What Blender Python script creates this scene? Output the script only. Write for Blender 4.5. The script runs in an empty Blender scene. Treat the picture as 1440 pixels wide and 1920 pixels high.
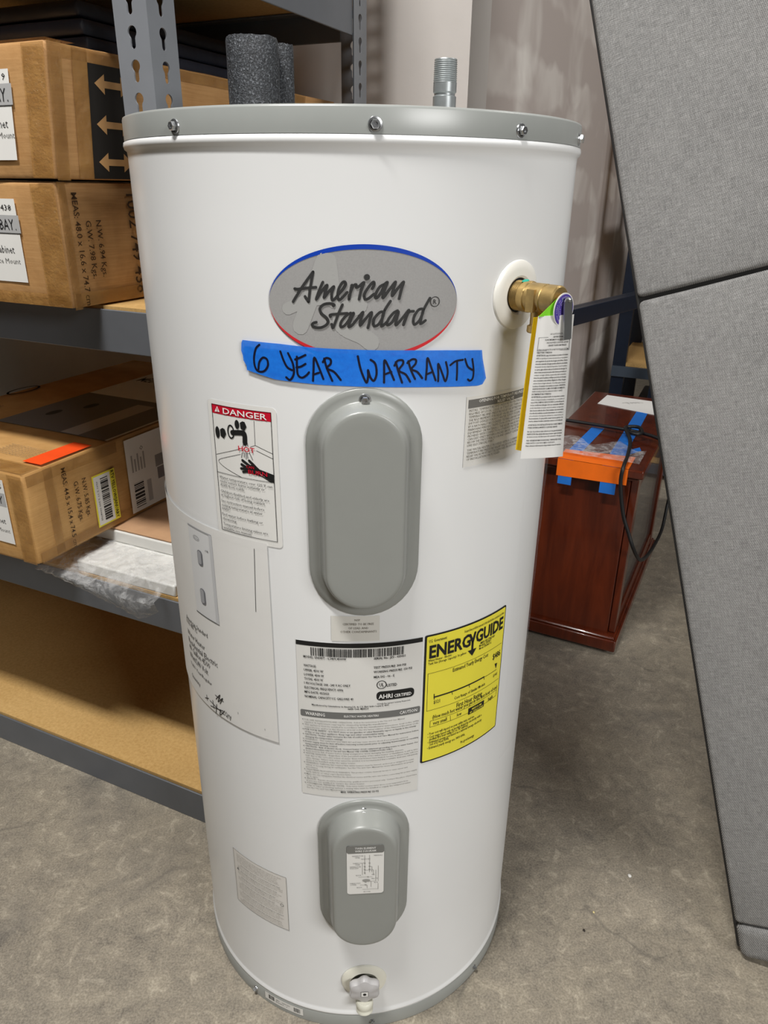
import bpy, math, random
from mathutils import Vector, Matrix
random.seed(7)
sin, cos, pi = math.sin, math.cos, math.pi
SC = bpy.context.scene
COL = SC.collection

# ------------------------------------------------------------------ camera
R = 0.25                                   # tank radius, axis of the tank at the origin
CAM_POS = Vector((0.0, -0.9422, 1.1404))
YAW, PITCH, ROLL, FPX = 0.041202, 0.415068, -0.012416, 1377.2
cam = bpy.data.cameras.new('camera')
cam_o = bpy.data.objects.new('camera', cam)
COL.objects.link(cam_o)
fw = Vector((sin(YAW) * cos(PITCH), cos(YAW) * cos(PITCH), -sin(PITCH)))
rt = Vector((cos(YAW), -sin(YAW), 0))
dn = fw.cross(rt)
r2 = cos(ROLL) * rt + sin(ROLL) * dn
d2 = -sin(ROLL) * rt + cos(ROLL) * dn
mw = Matrix((r2, -d2, -fw)).transposed().to_4x4()
mw.translation = CAM_POS
cam_o.matrix_world = mw
cam.sensor_fit = 'VERTICAL'
cam.sensor_height = 24.0
cam.lens = FPX * 24.0 / 1920.0
cam.clip_start = 0.05
cam.clip_end = 60
SC.camera = cam_o

# ------------------------------------------------------------------ world, lights, exposure
w = bpy.data.worlds.new('world')
SC.world = w
w.use_nodes = True
w.node_tree.nodes['Background'].inputs[0].default_value = (1.0, 0.985, 0.96, 1)
w.node_tree.nodes['Background'].inputs[1].default_value = 0.009


def area(name, loc, target, sx, sy, power, col=(1, 0.97, 0.92)):
    l = bpy.data.lights.new(name, 'AREA')
    l.shape = 'RECTANGLE'
    l.size, l.size_y, l.energy, l.color = sx, sy, power, col
    o = bpy.data.objects.new(name, l)
    COL.objects.link(o)
    o.location = loc
    d = Vector(target) - Vector(loc)
    o.rotation_euler = d.to_track_quat('-Z', 'Y').to_euler()
    return o


key = area('ceiling_or_fill_lamp', (-0.68, -0.92, 3.4), (-0.68, -0.92, 0), 0.8, 0.2, 98, (1, 0.98, 0.95))
key.rotation_euler = (math.radians(12), 0, math.radians(-26.9))
area('ceiling_or_fill_lamp', (3.55, -5.0, 3.3), (0.1, -0.1, 0.6), 2.4, 1.4, 235, (1, 0.99, 0.975))  # added fill, brightens the tank front while sparing the shelves
area('ceiling_or_fill_lamp', (2.7, 0.5, 3.9), (0.8, 1.6, 0.9), 0.3, 1.0, 22)
SC.view_settings.view_transform = 'Standard'
SC.view_settings.look = 'None'
SC.view_settings.gamma = 1
SC.view_settings.use_curve_mapping = False
SC.view_settings.exposure = 0.0


# ------------------------------------------------------------------ materials
def lin(c):
    c = c / 255.0
    return c / 12.92 if c <= 0.04045 else ((c + 0.055) / 1.055) ** 2.4


def rgb(r, g, b):
    return (lin(r), lin(g), lin(b), 1)


MATS = {}


class NT:
    def __init__(s, name):
        s.m = bpy.data.materials.new(name)
        s.m.use_nodes = True
        s.t = s.m.node_tree
        s.b = s.t.nodes['Principled BSDF']

    def n(s, kind, **kw):
        nd = s.t.nodes.new(kind)
        for k, v in kw.items():
            if k.startswith('i_'):
                key = k[2:].replace('_', ' ')
                nd.inputs[key].default_value = v
            else:
                setattr(nd, k, v)
        return nd

    def l(s, a, b):
        s.t.links.new(a, b)

    def coord(s, kind='Object', scale=(1, 1, 1)):
        tc = s.n('ShaderNodeTexCoord')
        mp = s.n('ShaderNodeMapping')
        mp.inputs['Scale'].default_value = scale
        s.l(tc.outputs[kind], mp.inputs['Vector'])
        return mp.outputs[0]

    def noise(s, vec, scale, detail=4, rough=0.55, dist=0.0):
        nd = s.n('ShaderNodeTexNoise')
        nd.inputs['Scale'].default_value = scale
        nd.inputs['Detail'].default_value = detail
        nd.inputs['Roughness'].default_value = rough
        nd.inputs['Distortion'].default_value = dist
        s.l(vec, nd.inputs['Vector'])
        return nd.outputs['Fac']

    def ramp(s, fac, stops):
        nd = s.n('ShaderNodeValToRGB')
        cr = nd.color_ramp
        cr.elements[0].position, cr.elements[0].color = stops[0]
        cr.elements[1].position, cr.elements[1].color = stops[-1]
        for p, c in stops[1:-1]:
            e = cr.elements.new(p)
            e.color = c
        s.l(fac, nd.inputs[0])
        return nd.outputs[0]

    def mix(s, fac, a, b, mode='MIX'):
        nd = s.n('ShaderNodeMix', data_type='RGBA', blend_type=mode)
        if isinstance(fac, (int, float)):
            nd.inputs[0].default_value = fac
        else:
            s.l(fac, nd.inputs[0])
        for sock, v in ((nd.inputs[6], a), (nd.inputs[7], b)):
            if isinstance(v, tuple):
                sock.default_value = v
            else:
                s.l(v, sock)
        return nd.outputs[2]

    def math(s, op, a, b=None):
        nd = s.n('ShaderNodeMath', operation=op)
        for sock, v in ((nd.inputs[0], a), (nd.inputs[1], b)):
            if v is None:
                continue
            if isinstance(v, (int, float)):
                sock.default_value = v
            else:
                s.l(v, sock)
        return nd.outputs[0]

    def bump(s, h, strength=0.3, dist=0.001):
        nd = s.n('ShaderNodeBump')
        nd.inputs['Strength'].default_value = strength
        nd.inputs['Distance'].default_value = dist
        s.l(h, nd.inputs['Height'])
        s.l(nd.outputs[0], s.b.inputs['Normal'])

    def base(s, c):
        if isinstance(c, tuple):
            s.b.inputs['Base Color'].default_value = c
        else:
            s.l(c, s.b.inputs['Base Color'])


def mat(name, c, rough=0.5, metal=0.0, var=0.06, scale=30, bump=0.0, bscale=400, bdist=0.0005, coat=0.0, spec=0.5):
    """plain painted / plastic / paper surface with a little procedural variation"""
    if name in MATS:
        return MATS[name]
    k = NT(name)
    vec = k.coord()
    f = k.noise(vec, scale, 3)
    lo = tuple(max(0, x * (1 - var)) for x in c[:3]) + (1,)
    hi = tuple(min(1, x * (1 + var)) for x in c[:3]) + (1,)
    k.base(k.ramp(f, [(0.3, lo), (0.7, hi)]))
    k.b.inputs['Roughness'].default_value = rough
    k.b.inputs['Metallic'].default_value = metal
    k.b.inputs['Coat Weight'].default_value = coat
    k.b.inputs['Specular IOR Level'].default_value = spec
    if bump:
        k.bump(k.noise(vec, bscale, 2), bump, bdist)
    MATS[name] = k.m
    return k.m


def ink(r, g, b, rough=0.55):
    return mat('ink_%d_%d_%d' % (r, g, b), rgb(r, g, b), rough, var=0.0, spec=0.3)


M_enamel = mat('white_enamel', rgb(232, 233, 233), 0.24, var=0.012, scale=6, bump=0.04, bscale=60, bdist=0.0004)
M_lid = mat('grey_lid_enamel', rgb(150, 153, 150), 0.3, var=0.02)
M_cover = mat('grey_cover_plastic', rgb(146, 148, 144), 0.33, var=0.015, bump=0.05, bscale=1200, bdist=0.0002)
M_beam = mat('shaded_rack_paint', rgb(98, 101, 106), 0.42, var=0.05, scale=14, bump=0.06, bscale=300)  # rack paint darkened to carry the shade on the beams
M_rack = mat('grey_rack_paint', rgb(120, 123, 128), 0.42, var=0.05, scale=14, bump=0.06, bscale=300)
M_zinc = mat('zinc', rgb(168, 173, 174), 0.34, 0.6, var=0.12, scale=60)
M_chrome = mat('bright_steel', rgb(190, 192, 194), 0.26, 0.9, var=0.05)
M_brass = mat('brass', rgb(182, 154, 100), 0.38, 0.8, var=0.14, scale=90, bump=0.15, bscale=500)
M_cream = mat('cream_plastic', rgb(232, 230, 216), 0.35, var=0.02)
M_knob = mat('pale_grey_plastic', rgb(186, 184, 184), 0.4, var=0.03)
M_black = mat('black_rubber', rgb(22, 22, 24), 0.5, var=0.1)
M_navy = mat('navy_paint', rgb(18, 28, 44), 0.35, var=0.08)
M_paper = mat('white_paper', rgb(226, 225, 222), 0.55, var=0.015, scale=12, bump=0.12, bscale=25, bdist=0.002)
M_label = mat('white_label', rgb(229, 228, 224), 0.42, var=0.012)
M_silverlabel = mat('silver_label', rgb(221, 220, 216), 0.36, var=0.015)
M_blue = None
M_orange = mat('orange_tape', rgb(236, 108, 16), 0.5, var=0.06)
M_bluetape2 = mat('blue_tape_dark', rgb(30, 110, 200), 0.5, var=0.08)
M_yellow = mat('yellow_label', rgb(238, 226, 66), 0.42, var=0.02)
M_redor = mat('red_orange_sticker', rgb(250, 84, 30), 0.45, var=0.04)
M_white_board = mat('white_melamine', rgb(226, 226, 222), 0.3, var=0.02)
M_dark = mat('dark_plastic', rgb(30, 31, 36), 0.45, var=0.15)
M_gasket = mat('dark_edge_trim', rgb(38, 37, 36), 0.7, var=0.1)


def m_tape():
    k = NT('blue_painters_tape')
    vec = k.coord()
    f = k.noise(vec, 220, 3)
    k.base(k.ramp(f, [(0.3, rgb(0, 110, 222)), (0.7, rgb(6, 124, 236))]))
    k.b.inputs['Roughness'].default_value = 0.55
    k.b.inputs['Alpha'].default_value = 0.93
    k.bump(k.noise(vec, 900, 2), 0.2, 0.0004)
    return k.m


M_blue = m_tape()


def m_kraft(name, c1, c2):
    k = NT(name)
    vec = k.coord()
    f = k.noise(vec, 9, 5, 0.6)
    g = k.noise(k.coord(scale=(1, 1, 30)), 14, 2)
    col = k.ramp(f, [(0.3, c1), (0.7, c2)])
    col = k.mix(0.10, col, k.ramp(g, [(0.4, rgb(120, 84, 44)), (0.6, rgb(214, 174, 122))]))
    k.base(col)
    k.b.inputs['Roughness'].default_value = 0.72
    k.bump(k.noise(vec, 35, 5), 0.35, 0.003)
    return k.m


M_kraft = m_kraft('kraft_cardboard', rgb(166, 122, 72), rgb(192, 148, 96))
M_kraft2 = m_kraft('kraft_cardboard_warm', rgb(178, 132, 72), rgb(204, 160, 100))
M_kraft3 = m_kraft('kraft_cardboard_pale', rgb(178, 138, 104), rgb(200, 160, 124))


def m_packtape():
    k = NT('clear_packing_tape')
    vec = k.coord()
    k.base(k.ramp(k.noise(vec, 30, 4), [(0.3, rgb(150, 104, 46)), (0.7, rgb(190, 144, 80))]))
    k.b.inputs['Roughness'].default_value = 0.16
    k.b.inputs['Alpha'].default_value = 0.55
    k.bump(k.noise(vec, 70, 6, 0.75), 0.8, 0.006)
    return k.m


M_ptape = m_packtape()


def m_film():
    k = NT('clear_plastic_film')
    vec = k.coord()
    k.base(rgb(235, 236, 236))
    k.b.inputs['Roughness'].default_value = 0.12
    f = k.noise(vec, 26, 5, 0.65, 1.2)
    k.l(k.ramp(f, [(0.42, (0.10, 0.10, 0.10, 1)), (0.62, (0.42, 0.42, 0.42, 1))]), k.b.inputs['Alpha'])
    k.bump(k.noise(vec, 40, 5, 0.7, 1.0), 0.9, 0.01)
    return k.m


M_film = m_film()


def m_wrap():
    k = NT('thin_clear_wrap')
    k.base(rgb(240, 240, 240))
    k.b.inputs['Roughness'].default_value = 0.08
    k.b.inputs['Alpha'].default_value = 0.035
    k.bump(k.noise(k.coord(scale=(1, 1, 0.25)), 30, 4, 0.7, 1.0), 0.8, 0.006)
    return k.m


M_wrap = m_wrap()


def m_particle():
    k = NT('particle_board')
    vec = k.coord()
    f = k.noise(vec, 160, 4, 0.7)
    g = k.noise(vec, 5, 3)
    c = k.ramp(f, [(0.3, rgb(186, 146, 84)), (0.7, rgb(216, 178, 116))])
    k.base(k.mix(0.25, c, k.ramp(g, [(0.3, rgb(182, 142, 86)), (0.7, rgb(214, 180, 124))])))
    k.b.inputs['Roughness'].default_value = 0.6
    return k.m


M_particle = m_particle()


def m_concrete():
    k = NT('concrete_floor')
    vec = k.coord()
    a = k.noise(vec, 2.2, 5, 0.55, 0.5)
    b = k.noise(k.coord(scale=(1.0, 1.7, 1)), 7, 10, 0.66, 1.4)
    c = k.noise(vec, 34, 10, 0.78, 0.8)
    d = k.noise(vec, 300, 4, 0.7)
    col = k.ramp(a, [(0.36, rgb(116, 110, 101)), (0.5, rgb(138, 129, 114)), (0.66, rgb(162, 151, 130))])
    col2 = k.ramp(b, [(0.32, rgb(88, 86, 83)), (0.46, rgb(132, 124, 111)), (0.54, rgb(142, 132, 116)), (0.68, rgb(184, 172, 150))])
    col = k.mix(0.46, col, col2)
    col3 = k.ramp(c, [(0.36, rgb(70, 67, 63)), (0.48, rgb(134, 126, 112)), (0.54, rgb(142, 133, 117)), (0.66, rgb(214, 203, 182))])
    col = k.mix(0.44, col, col3)
    col = k.mix(0.20, col, k.ramp(d, [(0.38, rgb(54, 52, 48)), (0.62, rgb(214, 204, 186))]))
    st = k.ramp(k.noise(vec, 1.7, 4, 0.6, 1.0), [(0.56, (0, 0, 0, 1)), (0.70, (0.45, 0.45, 0.45, 1))])
    col = k.mix(st, col, rgb(92, 90, 88))
    vo = k.n('ShaderNodeTexVoronoi', feature='DISTANCE_TO_EDGE')
    vo.inputs['Scale'].default_value = 2.3
    dv = k.n('ShaderNodeTexNoise')
    dv.inputs['Scale'].default_value = 6
    k.l(vec, dv.inputs['Vector'])
    vm = k.n('ShaderNodeVectorMath', operation='MULTIPLY_ADD')
    vm.inputs[1].default_value = (0.25, 0.25, 0)
    k.l(dv.outputs['Color'], vm.inputs[0])
    k.l(vec, vm.inputs[2])
    k.l(vm.outputs[0], vo.inputs['Vector'])
    crack = k.ramp(vo.outputs['Distance'], [(0.0, (1, 1, 1, 1)), (0.012, (0, 0, 0, 1))])
    gate = k.ramp(k.noise(vec, 3.1, 2), [(0.5, (0, 0, 0, 1)), (0.6, (0.5, 0.5, 0.5, 1))])
    cf = k.mix(1.0, crack, gate, 'MULTIPLY')
    col = k.mix(cf, col, rgb(92, 88, 82))
    sp = k.n('ShaderNodeTexVoronoi')
    sp.inputs['Scale'].default_value = 26
    sp.inputs['Randomness'].default_value = 1
    k.l(vec, sp.inputs['Vector'])
    spot = k.ramp(sp.outputs['Distance'], [(0.0, (1, 1, 1, 1)), (0.055, (0, 0, 0, 1))])
    sg = k.ramp(sp.outputs['Color'], [(0.86, (0, 0, 0, 1)), (0.88, (1, 1, 1, 1))])
    col = k.mix(k.mix(1.0, spot, sg, 'MULTIPLY'), col, rgb(214, 208, 196))
    k.base(col)
    k.l(k.ramp(b, [(0.3, (0.42, 0.42, 0.42, 1)), (0.7, (0.62, 0.62, 0.62, 1))]), k.b.inputs['Roughness'])
    k.bump(k.mix(0.5, c, d), 0.25, 0.002)
    return k.m


M_concrete = m_concrete()


def m_wall_light():
    k = NT('off_white_painted_wall')
    vec = k.coord()
    k.base(k.ramp(k.noise(vec, 3, 4, 0.6), [(0.3, rgb(204, 198, 193)), (0.7, rgb(216, 211, 206))]))
    k.b.inputs['Roughness'].default_value = 0.6
    k.bump(k.noise(vec, 90, 3), 0.1, 0.002)
    return k.m


def m_drywall():
    """unpainted grey-pink drywall with paler wavy bands across and up it, broken into blotches"""
    k = NT('drywall_with_pale_bands')
    vec = k.coord()
    sep = k.n('ShaderNodeSeparateXYZ')
    k.l(vec, sep.inputs[0])
    wob = k.noise(vec, 5, 3, 0.5)
    z = k.math('ADD', sep.outputs[2], k.math('MULTIPLY', wob, 0.10))
    y = k.math('ADD', sep.outputs[1], k.math('MULTIPLY', wob, 0.16))
    hz = k.math('SINE', k.math('MULTIPLY', z, 2 * pi / 0.23))
    vt = k.math('SINE', k.math('MULTIPLY', y, 2 * pi / 0.55))
    h = k.ramp(hz, [(0.0, (0, 0, 0, 1)), (0.45, (1, 1, 1, 1))])
    v = k.ramp(vt, [(0.35, (0, 0, 0, 1)), (0.75, (1, 1, 1, 1))])
    blot = k.ramp(k.noise(vec, 3.4, 3, 0.5, 0.6), [(0.38, (0, 0, 0, 1)), (0.62, (1, 1, 1, 1))])
    f = k.mix(0.5, h, v)
    f = k.mix(1.0, f, blot, 'MULTIPLY')
    k.base(k.mix(f, rgb(186, 175, 169), rgb(238, 233, 226)))  # pale bands over the grey-pink base
    k.b.inputs['Roughness'].default_value = 0.75
    return k.m


def m_fabric():
    k = NT('grey_woven_fabric')
    vec = k.coord()
    sep = k.n('ShaderNodeSeparateXYZ')
    k.l(vec, sep.inputs[0])
    p = 2 * pi / 0.0024
    row = k.math('SINE', k.math('MULTIPLY', k.math('ADD', sep.outputs[0], k.math('MULTIPLY', sep.outputs[2], 0.5)), p))
    col = k.math('SINE', k.math('MULTIPLY', sep.outputs[2], p * 1.1))
    wv = k.math('MULTIPLY', row, col)
    yarn = k.noise(k.coord(scale=(60, 1, 900)), 1.0, 3)
    yarn2 = k.noise(k.coord(scale=(700, 1, 50)), 1.0, 3)
    fine = k.noise(vec, 900, 2)
    s1 = k.math('ADD', k.math('MULTIPLY', wv, 0.40), k.math('MULTIPLY', yarn, 0.5))
    s2 = k.math('ADD', s1, k.math('MULTIPLY', yarn2, 0.4))
    s3 = k.math('ADD', s2, k.math('MULTIPLY', fine, 0.3))
    c = k.ramp(s3, [(0.16, rgb(58, 57, 57)), (0.58, rgb(118, 117, 116)), (1.0, rgb(200, 199, 197))])
    big = k.noise(vec, 14, 3)
    k.base(k.mix(0.12, c, k.ramp(big, [(0.3, rgb(118, 118, 118)), (0.7, rgb(160, 159, 156))])))
    k.b.inputs['Roughness'].default_value = 0.9
    k.b.inputs['Specular IOR Level'].default_value = 0.2
    k.bump(s3, 0.3, 0.0006)
    return k.m


M_fabric = m_fabric()


def m_wood():
    k = NT('cherry_stained_wood')
    vec = k.coord(scale=(14, 14, 1.6))
    f = k.noise(vec, 2.2, 6, 0.62, 0.8)
    k.base(k.ramp(f, [(0.3, rgb(66, 24, 11)), (0.7, rgb(96, 38, 17))]))
    k.b.inputs['Roughness'].default_value = 0.22
    k.b.inputs['Coat Weight'].default_value = 0.3
    return k.m


M_wood = m_wood()


def m_glass():
    k = NT('smoked_cabinet_glass')
    k.base(rgb(120, 122, 118))
    k.b.inputs['Roughness'].default_value = 0.05
    k.b.inputs['Alpha'].default_value = 0.35
    k.bump(k.noise(k.coord(), 3, 2), 0.02, 0.001)
    return k.m


M_glass = m_glass()


def m_foam():
    k = NT('black_foam')
    vec = k.coord()
    f = k.noise(vec, 520, 3, 0.7)
    k.base(k.ramp(f, [(0.42, rgb(26, 28, 32)), (0.58, rgb(62, 65, 70)), (0.74, rgb(150, 154, 160))]))
    k.b.inputs['Roughness'].default_value = 0.5
    k.bump(f, 1.0, 0.0016)
    return k.m


M_foam = m_foam()


# ------------------------------------------------------------------ mesh helpers
class MB:
    def __init__(s):
        s.v, s.f = [], []

    def add(s, verts, faces):
        o = len(s.v)
        s.v += [tuple(p) for p in verts]
        s.f += [tuple(i + o for i in f) for f in faces]
        return s

    def box(s, x0, x1, y0, y1, z0, z1):
        return s.add([(x0, y0, z0), (x1, y0, z0), (x1, y1, z0), (x0, y1, z0), (x0, y0, z1), (x1, y0, z1), (x1, y1, z1), (x0, y1, z1)],
                     [(0, 3, 2, 1), (4, 5, 6, 7), (0, 1, 5, 4), (1, 2, 6, 5), (2, 3, 7, 6), (3, 0, 4, 7)])

    def lathe(s, prof, n=48, org=(0, 0, 0), axis=(0, 0, 1), ref=None, cap0=True, cap1=True):
        """revolve (radius, height) points about axis"""
        a = Vector(axis).normalized()
        e = Vector(ref) if ref else (Vector((1, 0, 0)) if abs(a.x) < 0.9 else Vector((0, 1, 0)))
        e = (e - a * e.dot(a)).normalized()
        g = a.cross(e)
        o = Vector(org)
        vs, fs = [], []
        for r, h in prof:
            for i in range(n):
                t = 2 * pi * i / n
                vs.append(o + a * h + (e * cos(t) + g * sin(t)) * r)
        for j in range(len(prof) - 1):
            for i in range(n):
                k = (i + 1) % n
                fs.append((j * n + i, j * n + k, (j + 1) * n + k, (j + 1) * n + i))
        if cap0:
            fs.append(tuple(reversed(range(n))))
        if cap1:
            fs.append(tuple(range((len(prof) - 1) * n, len(prof) * n)))
        return s.add(vs, fs)

    def tube(s, pts, r, n=8, sub=4):
        P = [Vector(p) for p in pts]
        if sub > 1:
            Q = []
            for i in range(len(P) - 1):
                p0, p1, p2, p3 = P[max(0, i - 1)], P[i], P[i + 1], P[min(len(P) - 1, i + 2)]
                for k in range(sub):
                    t = k / sub
                    Q.append(0.5 * ((2 * p1) + (p2 - p0) * t + (2 * p0 - 5 * p1 + 4 * p2 - p3) * t * t + (3 * p1 - p0 - 3 * p2 + p3) * t ** 3))
            Q.append(P[-1])
            P = Q
        vs, fs = [], []
        nrm = None
        for i, p in enumerate(P):
            d = (P[min(i + 1, len(P) - 1)] - P[max(i - 1, 0)]).normalized()
            if nrm is None:
                nrm = d.orthogonal().normalized()
            nrm = (nrm - d * nrm.dot(d)).normalized()
            b = d.cross(nrm)
            for k in range(n):
                t = 2 * pi * k / n
                vs.append(p + (nrm * cos(t) + b * sin(t)) * r)
        for i in range(len(P) - 1):
            for k in range(n):
                q = (k + 1) % n
                fs.append((i * n + k, i * n + q, (i + 1) * n + q, (i + 1) * n + k))
        fs.append(tuple(reversed(range(n))))
        fs.append(tuple(range((len(P) - 1) * n, len(P) * n)))
        return s.add(vs, fs)

    def prism(s, pts, y0, y1, plane='xz'):
        """extrude a 2D outline (counter-clockwise) between two values of the third axis"""
        n = len(pts)

        def at(p, y):
            return (p[0], y, p[1]) if plane == 'xz' else ((p[0], p[1], y) if plane == 'xy' else (y, p[0], p[1]))
        vs = [at(p, y0) for p in pts] + [at(p, y1) for p in pts]
        fs = [tuple(range(n)), tuple(reversed(range(n, 2 * n)))] + [(i, n + i, n + (i + 1) % n, (i + 1) % n) for i in range(n)]
        return s.add(vs, fs)

    def rbox(s, w, d, h, r=0.006, n=(8, 8, 4), noise=0.0, org=(0, 0, 0), seed=1):
        """box with rounded edges, lightly dented (inwards) by noise; x -w/2..w/2, y 0..d, z 0..h"""
        rnd = random.Random(seed)
        ph = [rnd.uniform(0, 6) for _ in range(6)]
        H = Vector((w / 2, d / 2, h / 2))
        idx = {}
        vs, fs = [], []

        def pos(a):
            p = Vector((a[0] * H.x, a[1] * H.y, a[2] * H.z))
            q = Vector([max(-H[i] + r, min(H[i] - r, p[i])) for i in range(3)])
            dlt = p - q
            if dlt.length > 1e-9:
                p = q + dlt.normalized() * r
            if noise:
                k = noise * (0.5 + 0.5 * sin(p.x * 21 + p.y * 13 + ph[0]) * sin(p.z * 33 + p.y * 17 + ph[1]))
                k += noise * 0.5 * rnd.random()
                p -= Vector([p[i] / H[i] * k if abs(p[i]) > H[i] * 0.98 else 0 for i in range(3)])
            return Vector(org) + p + Vector((0, d / 2, h / 2))

        def axis_vals(k, L):
            e = min(0.9, 2 * r / L)
            inner = [-(1 - e) + 2 * (1 - e) * i / k for i in range(k + 1)]
            e2 = e * 0.3
            return [-1, -1 + e2] + inner + [1 - e2, 1]
        A = [axis_vals(n[0], w), axis_vals(n[1], d), axis_vals(n[2], h)]

        def vid(a):
            key = tuple(round(x, 6) for x in a)
            if key not in idx:
                idx[key] = len(vs)
                vs.append(pos(a))
            return idx[key]
        for ax in range(3):
            u, v = (ax + 1) % 3, (ax + 2) % 3
            for sgn in (-1, 1):
                for i in range(len(A[u]) - 1):
                    for j in range(len(A[v]) - 1):
                        q = []
                        for du, dv in ((0, 0), (1, 0), (1, 1), (0, 1)):
                            a = [0, 0, 0]
                            a[ax], a[u], a[v] = sgn, A[u][i + du], A[v][j + dv]
                            q.append(vid(a))
                        fs.append(tuple(q if sgn > 0 else reversed(q)))
        return s.add(vs, fs)

    def build(s, name, m, parent=None, smooth=True, bevel=0.0, angle=0.6):
        me = bpy.data.meshes.new(name)
        me.from_pydata(s.v, [], s.f)
        me.update()
        if m:
            me.materials.append(m)
        o = bpy.data.objects.new(name, me)
        COL.objects.link(o)
        if parent:
            o.parent = parent
        if smooth:
            me.shade_smooth()
            me.set_sharp_from_angle(angle=angle)
        if bevel:
            b = o.modifiers.new('bevel', 'BEVEL')
            b.width, b.segments, b.limit_method, b.angle_limit = bevel, 2, 'ANGLE', 0.6
        return o


def tag(o, label=None, cat=None, group=None, kind=None):
    for k, v in (('label', label), ('category', cat), ('group', group), ('kind', kind)):
        if v:
            o[k] = v
    return o


def thing(name, label, cat, loc=(0, 0, 0), rotz=0.0, group=None):
    o = bpy.data.objects.new(name, None)
    o.empty_display_size = 0.05
    COL.objects.link(o)
    o.location = loc
    o.rotation_euler = (0, 0, rotz)
    return tag(o, label, cat, group)


# ------------------------------------------------------------------ flat print: lettering, marks, barcodes
_tc = {}


def text2d(s, bold=0.0, res=1):
    key = (s, bold, res)
    if key in _tc:
        return _tc[key]
    c = bpy.data.curves.new('t', 'FONT')
    c.body, c.resolution_u, c.offset = s, res, bold
    o = bpy.data.objects.new('t', c)
    me = bpy.data.meshes.new_from_object(o)
    vs = [(v.co.x, v.co.y) for v in me.vertices]
    fs = [tuple(p.vertices) for p in me.polygons]
    bpy.data.objects.remove(o)
    bpy.data.meshes.remove(me)
    bpy.data.curves.remove(c)
    _tc[key] = (vs, fs)
    return vs, fs


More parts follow.
